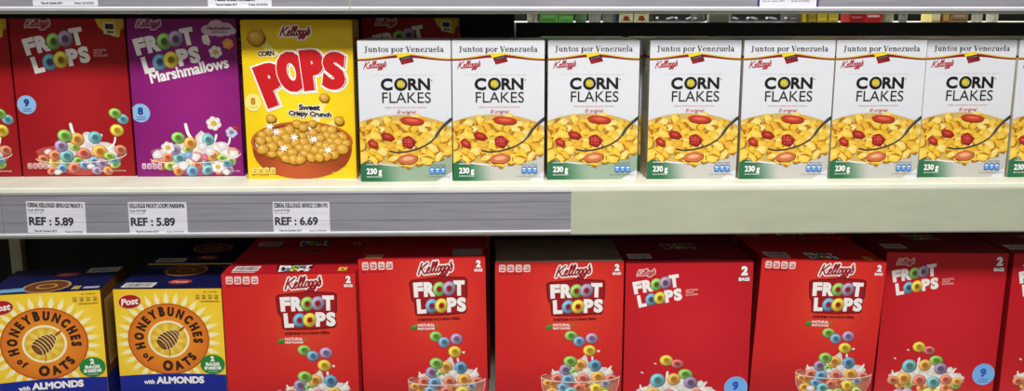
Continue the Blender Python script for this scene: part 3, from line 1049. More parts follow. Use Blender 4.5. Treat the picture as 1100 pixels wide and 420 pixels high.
    for i, (u, v, r, c, sq) in enumerate(L):
        if kind == 'marsh':
            u -= 2; v += 4 if i % 2 else 2; r *= 0.92
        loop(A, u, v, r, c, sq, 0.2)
    if kind == 'marsh':
        flower(36, 142, 7.2, (250, 246, 240), (236, 190, 60))
        flower(90, 164, 7, (250, 246, 240), (236, 190, 60))
        for k, (u, v) in enumerate(((24, 150), (82, 146), (96, 140), (66, 152), (108, 150), (52, 162), (74, 141))):
            blob(A, u, v, 6, 5, (252, 248, 246), (214, 206, 214), 60 + k, 8, 0.25)
        blob(A, 58, 150, 5, 4, (170, 200, 240), (120, 150, 210), 71); blob(A, 76, 153, 4.6, 3.6, (236, 140, 160), (200, 90, 120), 72)
    A.ribbon([(66 - 50 * math.cos(PI * k / 30), 152 + 7.5 * math.sin(PI * k / 30) - 6 * k / 30 + 3) for k in range(31)], 0.9, (250, 226, 214))
    A.part('front_panel')
    facts(A, 6, 159.5, 22, 6.6, (236, 190, 190) if kind == 'red' else (230, 200, 226), (120, 30, 40))
    A.text('ENLARGED TO SHOW TEXTURE', 84, 169.6, 1.6, (240, 220, 220), w=30)
    A.finish(root, INK)
    for side in ('left', 'right'):
        S = Art(D / sc, Hh, sc, side, W / 2, 'side_panel')
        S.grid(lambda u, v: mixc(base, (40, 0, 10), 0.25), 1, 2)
        S.rect(5, 60, S.W - 5, 150, mixc(base, (200, 160, 160), 0.3))
        for k in range(22):
            S.rect(7, 66 + k * 3.6, S.W - 8 - (k * 7 % 12), 67.4 + k * 3.6, (90, 70, 70))
        S.text('INGREDIENTS', 4, 24, 3.6, (230, 206, 200), w=S.W - 8, bold=0.02)
        for k in range(6): S.rect(4, 28 + k * 4, S.W - 5 - (k * 5 % 9), 29.6 + k * 4, (214, 180, 176))
        S.finish(root, INK)
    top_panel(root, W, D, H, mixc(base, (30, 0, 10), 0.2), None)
    return root


# ---- yellow puffed corn carton --------------------------------------------------
def make_pops():
    W, H, D = 0.205, 0.299, 0.070
    root = thing('cereal_box', 'yellow puffed corn cereal carton with big red lettering and brown bowl', 'cereal box')
    sc = W / 118.0
    Hh = H / sc
    Y0 = (250, 214, 24)
    carton(root, W, H, D, (206, 166, 30))
    A = Art(118, Hh, sc)

    def bg(u, v):
        g = math.exp(-(((u - 58) / 50) ** 2 + ((v - 100) / 55) ** 2))
        return mixc((240, 198, 18), (254, 226, 40), g)
    A.grid(bg, 10, 12)
    # soft halftone swoops behind the title
    for k in range(26):
        A.ell(10 + (k * 37 % 100), 8 + (k * 23 % 34), 2.2, 1.6, (236, 194, 24), 0.4, 10)

    def puff(u, v, r, seed, sq=0.85, rot=0.0):
        blob(A, u + r * .1, v + r * .15, r * 1.04, r * sq * 1.06, (140, 88, 10), (130, 80, 10), seed + 1, 12, 0.09, rot)
        blob(A, u, v, r, r * sq, (244, 200, 92), (196, 136, 34), seed, 12, 0.09, rot)
        A.ell(u - r * .3, v - r * .3 * sq, r * .3, r * .2, (250, 222, 140), rot, 10, edge=(232, 184, 80))
    A.part('brand_name')
    brand_script(A, 40.5, 20.6, 37, (140, 22, 48), (250, 240, 226), 0.42, 0.42, -0.03)
    A.part('cereal_title')
    # light streaks
    for a, b in (((86, 84), (76, 108)), ((28, 105), (38, 118)), ((101, 108), (84, 118))):
        n = (b[1] - a[1], a[0] - b[0]); d = math.hypot(*n); n = (n[0] / d * 4, n[1] / d * 4)
        A.poly([(a[0] + n[0], a[1] + n[1]), (a[0] - n[0], a[1] - n[1]), (b[0] - n[0], b[1] - n[1]), (b[0] + n[0], b[1] + n[1])],
               [(254, 226, 60), (254, 226, 60), (254, 244, 190), (254, 244, 190)])
    A.poly([(20, 26), (26, 22), (40, 36), (32, 40)], [(250, 224, 90), (250, 224, 90), (254, 240, 170), (254, 240, 170)])
    A.text('CORN', 17.2, 38.6, 5.4, (36, 30, 60), w=17.4, bold=0.045, rot=-0.05, outline=[(0.7, (252, 238, 180))])
    RD, NV = (204, 26, 34), (34, 28, 70)
    PL = (('P', 25, 95, 47, -0.33, 28, 'l'), ('O', 56.5, 76, 43, -0.22, 31, 'c'), ('P', 64.5, 76, 44, -0.1, 25, 'l'), ('S', 96, 74, 40, 0.06, 25, 'c'))
    for ch, u, v, cap, rot, w_, al in PL:
        A.text(ch, u + 0.8, v + 0.5, cap, NV, w=w_, bold=0.06, rot=rot, align=al, outline=[(2.4, (252, 246, 236))])
    for ch, u, v, cap, rot, w_, al in PL:
        A.text(ch, u + 1.5, v + 0.6, cap, NV, w=w_, bold=0.06, rot=rot, align=al)
        A.text(ch, u, v, cap, RD, w=w_, bold=0.06, rot=rot, align=al, outline=[(0.8, (252, 246, 236))])
        A.text(ch, u, v, cap, RD, w=w_, bold=0.06, rot=rot, align=al)
    A.text('Sweet', 69.5, 96.6, 6.4, NV, w=23, bold=0.05, align='c', rot=0.02, outline=[(0.9, (250, 240, 214))])
    A.text('Crispy Crunch', 69.8, 103.2, 5.6, NV, w=46, bold=0.05, align='c', rot=0.05, outline=[(0.9, (250, 240, 214))])
    A.part('serving_badge')
    A.ell(9.4, 88, 8.8, 9.6, (252, 232, 130), 0, 30)
    A.text('8', 9.4, 90.4, 7.6, (196, 130, 24), bold=0.05, align='c')
    A.text('VITAMINS', 9.4, 94, 1.5, (196, 130, 24), w=10, align='c')
    A.part('bowl_picture')
    # bowl body then rim then milk
    bx, by = 60, 131
    A.layer()
    body = [(bx - 54, by + 2)] + [(bx - 54 * math.cos(PI * k / 24), by + 2 + 39 * math.sin(PI * k / 24) ** 0.75) for k in range(1, 24)] + [(bx + 54, by + 2)]
    nb = len(body)
    for k in range(nb - 1):
        t = k / (nb - 1)
        c = mixc((150, 62, 26), (196, 92, 44), math.sin(PI * min(1, t * 1.2)) ** 2 * 0.8)
        A.raw([(bx, by), body[k], body[k + 1]], [mixc(c, (220, 120, 60), .3), c, c])
    A.ell(bx, by, 55, 22.5, (192, 98, 46), 0, 48)
    A.ell(bx, by + 0.4, 52, 20.4, (140, 58, 22), 0, 48)
    A.ell(bx, by + 1.6, 50.5, 19.0, (246, 232, 200), 0, 48, edge=(226, 196, 140))
    q = random.Random(12)
    pts = []
    for _ in range(4000):
        if len(pts) >= 50: break
        u, v = q.uniform(10, 110), q.uniform(110, 152)
        if ((u - bx) / 48.5) ** 2 + ((v - by - 1) / 18.5) ** 2 > 1: continue
        if min(math.hypot(u - a, v - b) for a, b in ((33, 120), (73, 127), (88, 140), (40, 138))) < 4.2: continue
        if all(math.hypot(u - a, (v - b) * 1.15) > 6.9 for a, b in pts): pts.append((u, v))
    pts.sort(key=lambda p: p[1])
    for i, (u, v) in enumerate(pts): puff(u, v, q.uniform(5.2, 6.8), 400 + i * 3, q.uniform(.72, .92), q.uniform(-.8, .8))
    for k, (u, v) in enumerate(((33, 120), (26, 114), (68, 115), (73, 128), (40, 138), (88, 140), (52, 126))):
        A.layer()
        P = []
        for j in range(12):
            r_ = 5.6 if j % 2 == 0 else 2.4
            a = j * PI / 6 + k
            P.append((u + r_ * math.cos(a), v + r_ * .8 * math.sin(a)))
        A.raw(P, (252, 248, 242))
    for i, (u, v, r) in enumerate(((56, 111, 5.6), (62, 115, 5.2), (28, 105, 5.4), (101, 107.5, 5.6), (86, 82.5, 5.4), (72, 111, 4.6))): puff(u, v, r, 640 + i * 3)
    puff(16, 18, 9.4, 700, 0.92)
    A.part('front_panel')
    facts(A, 5, 159, 25, 7, (244, 224, 120), (120, 70, 20))
    A.text('PER 1 1/3 CUP SERVING', 5, 168.4, 1.4, (90, 50, 10), w=18)
    A.text('FAMILY SIZE', 96, 158, 1.8, (120, 60, 20), w=12)
    A.text('NET WT 10 OZ', 92, 166, 1.8, (240, 214, 120), w=18)
    A.finish(root, INK)
    for side in ('left', 'right'):
        S = Art(D / sc, Hh, sc, side, W / 2, 'side_panel')
        S.grid(lambda u, v: (188, 148, 34), 1, 2)
        S.text('CORN POPS', 7, 24, 6, (150, 26, 34), w=S.W - 14, bold=0.04)
        S.rect(6, 40, S.W - 6, 120, (226, 212, 160))
        for k in range(20): S.rect(8, 46 + k * 3.6, S.W - 9 - (k * 7 % 12), 47.4 + k * 3.6, (90, 66, 30))
        S.finish(root, INK)
    top_panel(root, W, D, H, (206, 168, 30), None)
    return root


# ---- honey oat carton -------------------------------------------------------------
def make_honey():
    W, H, D = 0.198, 0.283, 0.140
    root = thing('cereal_box', '', 'cereal box')
    sc = W / 116.0
    Hh = H / sc
    carton(root, W, H, D, (120, 78, 30))
    A = Art(116, Hh, sc)
    cu, cv = 56.0, 57.4

    def bg(u, v):
        g = math.exp(-(((u - cu) / 60) ** 2 + ((v - cv) / 52) ** 2))
        return mixc((246, 192, 28), (255, 238, 104), min(1, g * 1.1))
    A.grid(bg, 14, 16)
    # sunburst
    A.layer()
    n = 30
    for k in range(n):
        a0, a1 = 2 * PI * k / n, 2 * PI * (k + 1) / n
        am = (a0 + a1) / 2
        pt = lambda a, r: (cu + r * 1.04 * math.cos(a), cv + r * math.sin(a))
        A.raw([pt(a0, 40), pt(am, 55), pt(a1, 40)], [(255, 246, 200), (254, 240, 160), (255, 246, 200)])
    A.layer()
    for k in range(n):
        a0, a1 = 2 * PI * (k + .5) / n, 2 * PI * (k + 1.5) / n
        am = (a0 + a1) / 2
        pt = lambda a, r: (cu + r * 1.04 * math.cos(a), cv + r * math.sin(a))
        A.raw([pt(a0, 39), pt(am, 50), pt(a1, 39)], [(250, 206, 70), (246, 190, 40), (250, 206, 70)])
    A.part('round_emblem')
    A.ell(cu, cv, 44, 41, (172, 86, 26), 0, 60)
    A.ell(cu, cv, 42.6, 39.6, (248, 170, 48), 0, 60, edge=(222, 116, 36))
    A.ell(cu, cv, 22.4, 21.4, (255, 244, 200), 0, 44)
    A.ell(cu, cv, 20, 19, (252, 218, 80), 0, 44, edge=(226, 176, 40))
    A.layer()
    for k in range(10):
        a = 2 * PI * k / 10
        A.raw([(cu, cv), (cu + 19.4 * math.cos(a), cv + 18.4 * math.sin(a)), (cu + 19.4 * math.cos(a + .3), cv + 18.4 * math.sin(a + .3))], [(255, 240, 150), (240, 200, 60), (240, 200, 60)])
    # honey dipper
    DR = (96, 52, 24)
    rot = R(-38)
    def T(x, y): return (cu + x * math.cos(rot) - y * math.sin(rot), cv + x * math.sin(rot) + y * math.cos(rot))
    A.ribbon([T(12, 0), T(21, 0)], 2.4, (150, 84, 40))
    for i, (x, ry) in enumerate(((11, 4.5), (8, 6.6), (4.6, 8.4), (1.0, 9.4), (-2.8, 9.8), (-6.4, 9.2), (-9.6, 7.4))):
        p = T(x, 0)
        A.ell(p[0], p[1], 3.4, ry + .3, (244, 214, 150), rot, 22)
        A.ell(p[0] - .5, p[1] + .3, 3.0, ry, (150, 88, 40), rot, 22, edge=DR)
    A.ribbon(spline([(cu - 1, cv + 10), (cu + .4, cv + 14), (cu - .4, cv + 20)], 4), 0.9, (160, 84, 24))
    TX = (62, 34, 18)
    A.arc_text('HONEY', cu, cv, 26.6, 155, 10.6, TX, 0.9, 0.055, sx=0.70)
    A.arc_text('BUNCHES', cu, cv, 26.6, 49, 10.6, TX, 0.9, 0.055, caps=[1.08, 1, 1, 1, 1, 1, 1], sx=0.7)
    A.arc_text('of', cu, cv, 35.0, 220, 8.0, TX, 1.6, 0.045, outer=False, sx=0.9)
    A.arc_text('OATS', cu, cv, 36.6, 290, 11.0, TX, 2.0, 0.055, outer=False, caps=[1.1, .95, .95, .95], sx=0.85)
    A.part('maker_mark')
    A.ell(17, 14, 12.4, 8.2, (236, 190, 150), -0.12, 30)
    A.ell(17, 14, 11.8, 7.6, (206, 40, 36), -0.12, 30, edge=(166, 24, 26))
    A.text('Post', 17, 17.6, 7.4, (252, 246, 240), w=18.5, bold=0.03, shear=0.2, align='c', rot=-0.1)
    A.part('front_panel')
    facts(A, 87.5, 5.4, 25.5, 7.0, (236, 196, 60), (60, 40, 20))
    A.text('PER 1 CUP SERVING', 97, 4.2, 1.5, (60, 40, 20), w=14)
    A.rect(93, 14, 113, 14.8, (120, 80, 20))
    # blue lower band
    A.layer()
    for k in range(16):
        a, b = 116 * k / 16, 116 * (k + 1) / 16
        top = lambda u: 99 - 2.2 * math.sin(PI * u / 116) + 0.4
        A.raw([(a, top(a)), (b, top(b)), (b, Hh), (a, Hh)], [(30, 44, 150), (30, 44, 150), (20, 28, 110), (20, 28, 110)])
    A.text('with', 26, 109, 5.2, WHT, w=11.5, bold=0.03)
    A.text('ALMONDS', 39.5, 109, 8.2, WHT, w=52, bold=0.05)
    for k in range(14):
        blob(A, 8 + k * 8, 138 + 9 * math.sin(k * 2.1), 9, 6.5, (238, 196, 90), (170, 110, 30), 30 + k, 9, .3, k)
    A.part('bag_count_mark')
    A.ell(102, 87, 13.4, 11.4, (40, 136, 58), 0, 36)
    A.text('2', 102, 83.6, 6.2, WHT, bold=.06, align='c')
    A.text('BAGS', 102, 88.6, 3.9, WHT, w=15, bold=.05, align='c')
    A.text('INSIDE', 102, 93.2, 3.9, WHT, w=18, bold=.05, align='c')
    A.text('TO LOCK IN FRESHNESS', 102, 96, 1.2, WHT, w=11, align='c')
    A.finish(root, INK)
    for side in ('left', 'right'):
        S = Art(D / sc, Hh, sc, side, W / 2, 'side_panel')
        S.grid(lambda u, v: mixc((120, 74, 28), (94, 54, 22), v / Hh), 1, 3)
        S.rect(0, 100, S.W, Hh, (26, 36, 128))
        S.rect(10, 14, S.W - 10, 90, (196, 150, 70))
        for k in range(17): S.rect(13, 20 + k * 4, S.W - 16 - (k * 9 % 20), 21.4 + k * 4, (84, 52, 24))
        S.finish(root, INK)
    return root, W, D, H


NAVY = (18, 21, 72)


def honey_top(flip):
    def tp(A):
        Wd, H_ = A.W, A.H
        a, b = (H_ * 0.28, H_ * 0.76) if not flip else (H_ * 0.74, H_ * 0.26)
        # round emblem and maker mark, one per flap
        cu = Wd * 0.48
        A.ell(cu, b, 24, 20, (196, 150, 90), 0, 36)
        A.ell(cu, b, 21.5, 17.6, (112, 62, 34), 0, 36)
        A.ell(cu, b, 11, 8.6, (190, 144, 70), 0, 26)
        A.ell(cu, b, 8, 6, (110, 66, 40), 0, 26)
        A.ell(cu + 8, a, 13, 7.4, (176, 60, 50), 0, 26)
        A.text('Post', cu + 8, a + 3, 6, (230, 190, 180), w=17, bold=.03, align='c', shear=.2)
        if flip:
            barcode(A, 6, H_ - 19, 34, 15, 8)
            A.rect(10, H_ * .1, 34, H_ * .14, (90, 92, 130))
            A.rect(Wd * .82, H_ * .12, Wd - 4, H_ * .2, (100, 102, 130))
        else:
            A.poly([(0, H_ - 14), (34, H_ - 18), (38, H_ - 6), (0, H_ - 3)], (120, 170, 214))
            A.rect(Wd * .73, H_ - 16, Wd * .8, H_ - 5, (190, 160, 100))
            A.rect(Wd * .83, H_ - 12, Wd * .97, H_ - 6, (176, 180, 200))
            barcode(A, Wd * .7, H_ * .06, 34, 16, 4)
    return tp


# ----------------------------------------------------------------------------
# the setting
# ----------------------------------------------------------------------------
CZ = 0.31            # eye height above the middle shelf
FLOOR_Z = -1.02
SX0, SX1 = -1.75, 1.85
tag(box_obj('floor', (-4, 4, -3.2, 3.4, FLOOR_Z - 0.05, FLOOR_Z), M['floor']), 'grey tiled shop floor', 'floor', None, 'structure')


DW = material('dark_wall_paint', (46, 45, 44), 0.7, 0.2, 0.05, 3)
PW = material('pale_wall_paint', (150, 150, 146), 0.7, 0.2, 0.02, 3)
for nm, dims in (('wall_left', (-4.05, -4, -3.2, 3.4, FLOOR_Z, 2.2)), ('wall_right', (4, 4.05, -3.2, 3.4, FLOOR_Z, 2.2)), ('wall_back', (-4, 4, 3.4, 3.45, FLOOR_Z, 2.2)),
                 ('wall_front', (-4, 4, -3.25, -3.2, FLOOR_Z, 2.2)), ('ceiling', (-4.05, 4.05, -3.25, 3.45, 2.2, 2.25))):
    tag(box_obj(nm, dims, DW if nm == 'wall_back' else PW), {'ceiling': 'pale shop ceiling out of sight above the shelves'}.get(nm, 'pale painted shop wall out of sight beyond the shelves'), nm.split('_')[0], None, 'structure')


def make_shelf(name, ztop, label, depth=0.43, lip=0.0945):
    root = thing(name, label, 'shelf', (0, 0, ztop))
    # deck: thin folded sheet with a rounded nose
    prof = [(0.0, -0.010), (0.0, -0.003), (0.0012, -0.0008), (0.004, 0.0), (depth, 0.0), (depth, -0.022), (0.006, -0.022)]
    profile_obj('deck', prof, SX0, SX1, M['deck'], root)
    prof = [(-0.0015, -0.008), (-0.003, -0.011), (-0.003, -lip + 0.003), (-0.001, -lip), (0.004, -lip), (0.004, -0.008)]
    profile_obj('front_lip', prof, SX0, SX1, M['cream'], root)
    return root


def make_rail(shelf, x0, x1, zt=-0.0115, zb=-0.0865):
    """clip-on price rail: back strip with top and bottom rims under a clear film"""
    rail = box_obj('price_rail', (x0, x1, -0.0062, -0.0034, zb, zt), M['rail'], shelf)
    # rims
    profile_obj('rail_rim', [(-0.0035, zt), (-0.0035, zt + 0.0035), (-0.0065, zt + 0.0035), (-0.0078, zt + 0.001), (-0.0070, zt - 0.0015), (-0.0063, zt)], x0, x1, M['rail'], rail)
    profile_obj('rail_rim', [(-0.0035, zb + 0.002), (-0.0063, zb + 0.002), (-0.0095, zb + 0.0045), (-0.0105, zb + 0.002), (-0.008, zb - 0.0025), (-0.0035, zb - 0.0025)], x0, x1, M['rim'], rail)
    # moulded lines
    for i, z in enumerate((zt - 0.018, zb + 0.024)):
        profile_obj('moulded_line', [(-0.0061, z), (-0.0061, z + 0.0009), (-0.0068, z + 0.0006), (-0.0068, z + 0.0003)], x0, x1, M['raildark'], rail)
    bm = bmesh.new()
    vs = [bm.verts.new(p) for p in ((x0 + .001, -0.0088, zb + 0.004), (x1 - .001, -0.0088, zb + 0.004), (x1 - .001, -0.0074, zt - 0.001), (x0 + .001, -0.0074, zt - 0.001))]
    bm.faces.new(vs)
    bm_obj('clear_cover', bm, M['film'], rail)
    return rail


shelf_mid = make_shelf('gondola_shelf', 0.0, 'cream steel shelf across the middle of the photo, grey price rail on its left half')
make_rail(shelf_mid, -1.35, -0.8865 + 0.0015)
make_rail(shelf_mid, -0.884, 0.1435)
shelf_top = make_shelf('gondola_shelf', CZ + 0.0945, 'cream steel shelf at the top edge of the photo, seen only by its lip', 0.43)
make_rail(shelf_top, -1.35, -0.2485)
make_rail(shelf_top, -0.2465, 1.5)
shelf_low = make_shelf('gondola_shelf', -0.475, 'cream steel shelf below the frame carrying the lower row of cartons')

# back panels, tall on the left bay and lower on the right, and slotted posts
pb = box_obj('back_panel', (-1.75, 0.052, 0.435, 0.45, -0.03, CZ + 0.06), M['black'])
tag(pb, 'black tall back panel behind the cartons on the left', 'back panel')
pb = box_obj('back_panel', (0.056, 1.85, 0.435, 0.45, -0.03, 0.2905), M['black'])
tag(pb, 'black lower back panel with products showing above it on the right', 'back panel')
pb = box_obj('back_panel', (SX0, SX1, 0.435, 0.45, FLOOR_Z, -0.03), M['black'])
tag(pb, 'black back panel in the dark gap behind the lower cartons', 'back panel')


def make_post(x, y, label, z0, z1, w=0.03, mat='post', slots=True):
    root = thing('gondola_post', label, 'post', (x, y, z0))
    box_obj('upright', (-w / 2, w / 2, 0, 0.02, 0, z1 - z0), M[mat], root, 0.001)
    return root


make_post(-1.128, 0.412, 'thin steel post in the dark gap at the far left', FLOOR_Z, -0.04, 0.026)
make_post(0.285, 0.412, 'thin steel post in the dark gap behind the grey-topped red carton', FLOOR_Z, -0.04, 0.018)
make_post(0.541, 0.475, 'cream post seen through the gap above the black back panel', FLOOR_Z, 1.05, 0.047, 'cream', False)

# ----------------------------------------------------------------------------
# goods on the far side, seen through the slot under the top shelf
# ----------------------------------------------------------------------------
FZ = 0.2895
far = make_shelf('gondola_shelf', FZ, 'dark-lit shelf on the far side carrying small packets', 0.4)
far.rotation_euler = (0, 0, PI)
far.location = (0.05, 0.9, FZ)


def packet(x0, x1, y, h, col, band, label, name='food_packet', cat='packet', mark=None):
    w = x1 - x0
    root = thing(name, label, cat, ((x0 + x1) / 2, y, FZ))
    o = box_obj('carton', (-w / 2, w / 2, 0, 0.05, 0, h), material('card_' + name, col, 0.5, 0.3, 0.03, 30), root, 0.0012)
    A = Art(30, h / w * 30, w / 30, 'front', 0, 'front_label', 0.0004)
    A.rect(1, 1, 29, A.H - 14, band)
    A.rect(3, A.H - 5, 27, A.H - 3, mixc(col, (30, 30, 30), .5))
    if mark:
        blob(A, 15, A.H - 8.5, 7, 4.5, mark, mixc(mark, (60, 0, 0), .35), 5)
    else:
        A.rect(5, A.H - 12, 25, A.H - 9, mixc(band, (255, 255, 255), .4))
    A.finish(root, INK)
    return root


def jar(x0, x1, y, h, col, cap, label, name='food_jar', cat='jar'):
    r = (x1 - x0) / 2
    root = thing(name, label, cat, ((x0 + x1) / 2, y + r, FZ))

    def lathe(nm, prof, mat):
        bm = bmesh.new()
        rings = []
        for pr, pz in prof:
            rings.append([bm.verts.new((pr * math.cos(2 * PI * k / 20), pr * math.sin(2 * PI * k / 20), pz)) for k in range(20)])
        for a, b in zip(rings, rings[1:]):
            for k in range(20):
                bm.faces.new((a[k], a[(k + 1) % 20], b[(k + 1) % 20], b[k]))
        bm.faces.new(list(reversed(rings[0]))); bm.faces.new(rings[-1])
        return bm_obj(nm, bm, mat, root, 0, True)
    lathe('body', [(r * .9, 0), (r, .004), (r, h * .72), (r * .8, h * .8), (r * .8, h * .84)], material('jar_body', col, .35, .5, .04, 20))
    lathe('label_sleeve', [(r * 1.01, .007), (r * 1.01, h * .6)], material('jar_label', mixc(col, (250, 250, 250), .25), .5, .3, .05, 12))
    lathe('lid', [(r * .84, h * .84), (r * .86, h * .86), (r * .86, h * .98), (r * .8, h)], material('jar_lid', cap, .4, .4, .03, 20))
    return root


FY = 0.52
jar(0.086, 0.107, FY, 0.09, (170, 166, 160), (220, 220, 220), 'small grey tin at the left end of the goods seen through the slot', 'food_tin', 'tin')
packet(0.109, 0.115, FY, 0.10, (206, 206, 200), (90, 90, 90), 'very thin pale packet right of the small grey tin', 'sachet')
packet(0.117, 0.159, FY, 0.12, (92, 176, 70), (60, 140, 60), 'wide bright green packet, leftmost of the two green ones')
packet(0.163, 0.198, FY, 0.11, (104, 184, 80), (70, 150, 60), 'bright green packet just right of the widest green one')
jar(0.204, 0.232, FY, 0.10, (60, 104, 62), (220, 224, 220), 'dark green jar beside the green packets')
jar(0.237, 0.267, FY, 0.10, (146, 146, 152), (60, 60, 66), 'grey jar right of the dark green jar')
jar(0.271, 0.300, FY, 0.10, (120, 120, 124), (190, 190, 190), 'darker grey jar left of the cream packets')
packet(0.302, 0.308, FY, 0.11, (30, 70, 104), (20, 50, 90), 'thin dark blue packet standing against the cream packets', 'sachet')
packet(0.310, 0.344, FY, 0.11, (226, 222, 190), (214, 208, 170), 'cream packet with red mark beside the thin dark blue one', mark=(168, 60, 34))
packet(0.347, 0.382, FY, 0.11, (226, 222, 190), (214, 208, 170), 'cream packet with red mark nearer the cream post', mark=(168, 60, 34))
# cutlery-like silver bars lying in a wire tray
for (x0, x1, lab) in ((0.388, 0.520, 'dark wire tray of thin silver bars left of the cream post'), (0.585, 0.755, 'dark wire tray of thin silver bars right of the cream post')):
    t = thing('wire_tray', lab, 'tray', ((x0 + x1) / 2, FY, FZ))
    w = x1 - x0
    bm = bmesh.new()
    for k in range(7):
        bm_box(bm, -w / 2, w / 2, k * 0.02, k * 0.02 + 0.003, 0.001, 0.004)
    for x in (-w / 2, w / 2 - 0.003):
        bm_box(bm, x, x + 0.003, 0, 0.124, 0.001, 0.03)
    bm_box(bm, -w / 2, w / 2, 0.121, 0.124, 0.027, 0.03)
    bm_obj('wire_frame', bm, M['wire'], t)
    n = int(w / 0.024)
    for k in range(n):
        b = box_obj('silver_bar', (-0.003, 0.003, 0, 0.11, 0, 0.004), M['tin'], t, 0.0008)
        b.location = (-w / 2 + 0.016 + k * 0.024, 0.004, 0.006); b.rotation_euler = (0.03, 0.0, -0.35 if k % 2 else -0.2)
YL = (214, 196, 60)
packet(0.761, 0.770, FY, 0.1, YL, (190, 170, 40), 'thin yellow packet right beside the right wire tray')
packet(0.777, 0.795, FY, 0.1, (176, 160, 56), (150, 130, 40), 'dull yellow packet, second of the yellow ones from the left')
packet(0.799, 0.822, FY, 0.1, YL, (196, 176, 50), 'yellow packet, third of the yellow ones from the left')
packet(0.826, 0.850, FY, 0.1, YL, (196, 176, 50), 'yellow packet, rightmost of the yellow ones')
packet(0.877, 0.913, FY, 0.1, (168, 22, 34), (150, 20, 30), 'dark red packet, left of the two red ones')
packet(0.915, 0.958, FY, 0.1, (196, 30, 40), (226, 190, 190), 'bright red packet with pale front beside the dark red one')
jar(0.963, 0.993, FY, 0.09, (150, 164, 140), (60, 60, 60), 'grey-green jar right of the red packets')
jar(1.005, 1.025, FY, 0.09, (108, 116, 108), (60, 60, 60), 'narrow dark grey jar right of the grey-green jar')
packet(1.082, 1.104, FY, 0.1, (220, 204, 130), (230, 220, 190), 'white and yellow packet left of the tan packets')
packet(1.110, 1.126, FY, 0.1, (140, 98, 60), (196, 160, 70), 'narrow brown packet next to the tan packet')
packet(1.129, 1.173, FY, 0.1, (160, 126, 92), (140, 104, 70), 'wide tan packet right of the narrow brown one')
jar(1.190, 1.214, FY, 0.09, (206, 204, 198), (226, 226, 226), 'white jar right of the wide tan packet')
jar(1.228, 1.254, FY, 0.09, (216, 214, 208), (90, 90, 90), 'white jar, rightmost of the goods seen through the slot')

# ----------------------------------------------------------------------------
# upper row of cartons
# ----------------------------------------------------------------------------
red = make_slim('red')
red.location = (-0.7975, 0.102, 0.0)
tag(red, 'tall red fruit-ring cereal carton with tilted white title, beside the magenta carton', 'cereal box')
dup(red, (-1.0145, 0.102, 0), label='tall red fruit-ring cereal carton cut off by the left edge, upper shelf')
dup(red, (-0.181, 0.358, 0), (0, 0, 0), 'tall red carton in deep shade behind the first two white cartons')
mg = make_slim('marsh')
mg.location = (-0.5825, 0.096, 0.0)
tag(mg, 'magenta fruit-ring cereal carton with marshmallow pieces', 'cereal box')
pops = make_pops()
pops.location = (-0.3615, 0.069, 0.0)

cf = make_cornflakes()
ORD = ['first', 'second', 'third', 'fourth', 'fifth', 'sixth', 'seventh', 'eighth']
CFX = [(-0.1605, 0.040, 0.006), (0.0115, 0.042, -0.004), (0.1885, 0.050, 0.006), (0.378, 0.050, 0.0), (0.5525, 0.046, -0.002), (0.7255, 0.046, 0.004), (0.9005, 0.053, 0.0), (1.0740, 0.050, 0.0)]
cf2 = make_cornflakes((206, 204, 198))
for i, (x, y, rz) in enumerate(CFX):
    extra = {0: ', next to the yellow carton', 3: ', just after a gap', 7: ', cut by the right edge'}.get(i, '')
    lab = 'white corn flakes carton, %s in the front row%s' % (ORD[i], extra)
    if i == 0:
        cf.location = (x, y, 0); cf.rotation_euler = (0, 0, rz); tag(cf, lab, 'cereal box', 'white corn flakes cartons on the middle shelf')
    elif i == 1:
        cf2.location = (x, y, 0); cf2.rotation_euler = (0, 0, rz); tag(cf2, lab, 'cereal box', 'white corn flakes cartons on the middle shelf')
    else:
        dup(cf if i == 2 else cf2, (x, y, 0), (0, 0, rz), lab)
for i, (x, y, rz) in enumerate(CFX):
    for row, ry in (('second', 0.0745), ('third', 0.149)):
        if i < 2 and row == 'third': continue
        dup(cf, (x + rng.uniform(-0.002, 0.002) + (-0.004 if i in (3,) else 0), y + ry, 0), (0, 0, 0), 'white carton in the %s row back, directly behind the %s white carton' % (row, ORD[i]))

# ----------------------------------------------------------------------------
# lower row of cartons
# ----------------------------------------------------------------------------
LZ = -0.475
hb, hW, hD, hH = make_honey()
top_panel(hb, hW, hD, hH, NAVY, honey_top(True), 0.5, hW / 116.0)
hb.location = (-0.6025, 0.0, LZ)
tag(hb, 'yellow honey oat cereal carton with blue band, beside the red cartons', 'cereal box', 'honey oat cartons on the lower shelf')
hb2, _, _, _ = make_honey()
top_panel(hb2, hW, hD, hH, NAVY, honey_top(False), 0.5, hW / 116.0)
hb2.location = (-0.822, -0.016, LZ); hb2.rotation_euler = (0, 0, R(8))
tag(hb2, 'yellow honey oat cereal carton turned slightly, cut off by the left edge', 'cereal box', 'honey oat cartons on the lower shelf')

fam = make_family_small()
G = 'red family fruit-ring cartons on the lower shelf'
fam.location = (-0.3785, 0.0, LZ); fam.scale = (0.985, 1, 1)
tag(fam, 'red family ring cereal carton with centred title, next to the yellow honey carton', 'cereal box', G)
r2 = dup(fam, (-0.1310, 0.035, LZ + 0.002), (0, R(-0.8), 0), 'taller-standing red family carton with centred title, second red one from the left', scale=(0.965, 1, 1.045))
for ch in list(r2.children):
    if ch.name.startswith('top_flap'): bpy.data.objects.remove(ch)
box_obj('top_flap', (-0.1235, 0.1235, 0.002, 0.080, 0.3105, 0.3112), material('card_red_flap', (176, 26, 36), 0.5, 0.3, 0.04, 20), r2)
r3 = dup(fam, (0.1290, 0.052, LZ), (0, 0, 0), 'red family carton with centred title and grey cardboard top, third red one', scale=(1, 1, 1.005))
box_obj('paper_sticker', (0.060, 0.118, 0.012, 0.052, 0.3111, 0.3115), material('grey_sticker', (150, 140, 138), 0.6, 0.2, 0.06, 30), r2)
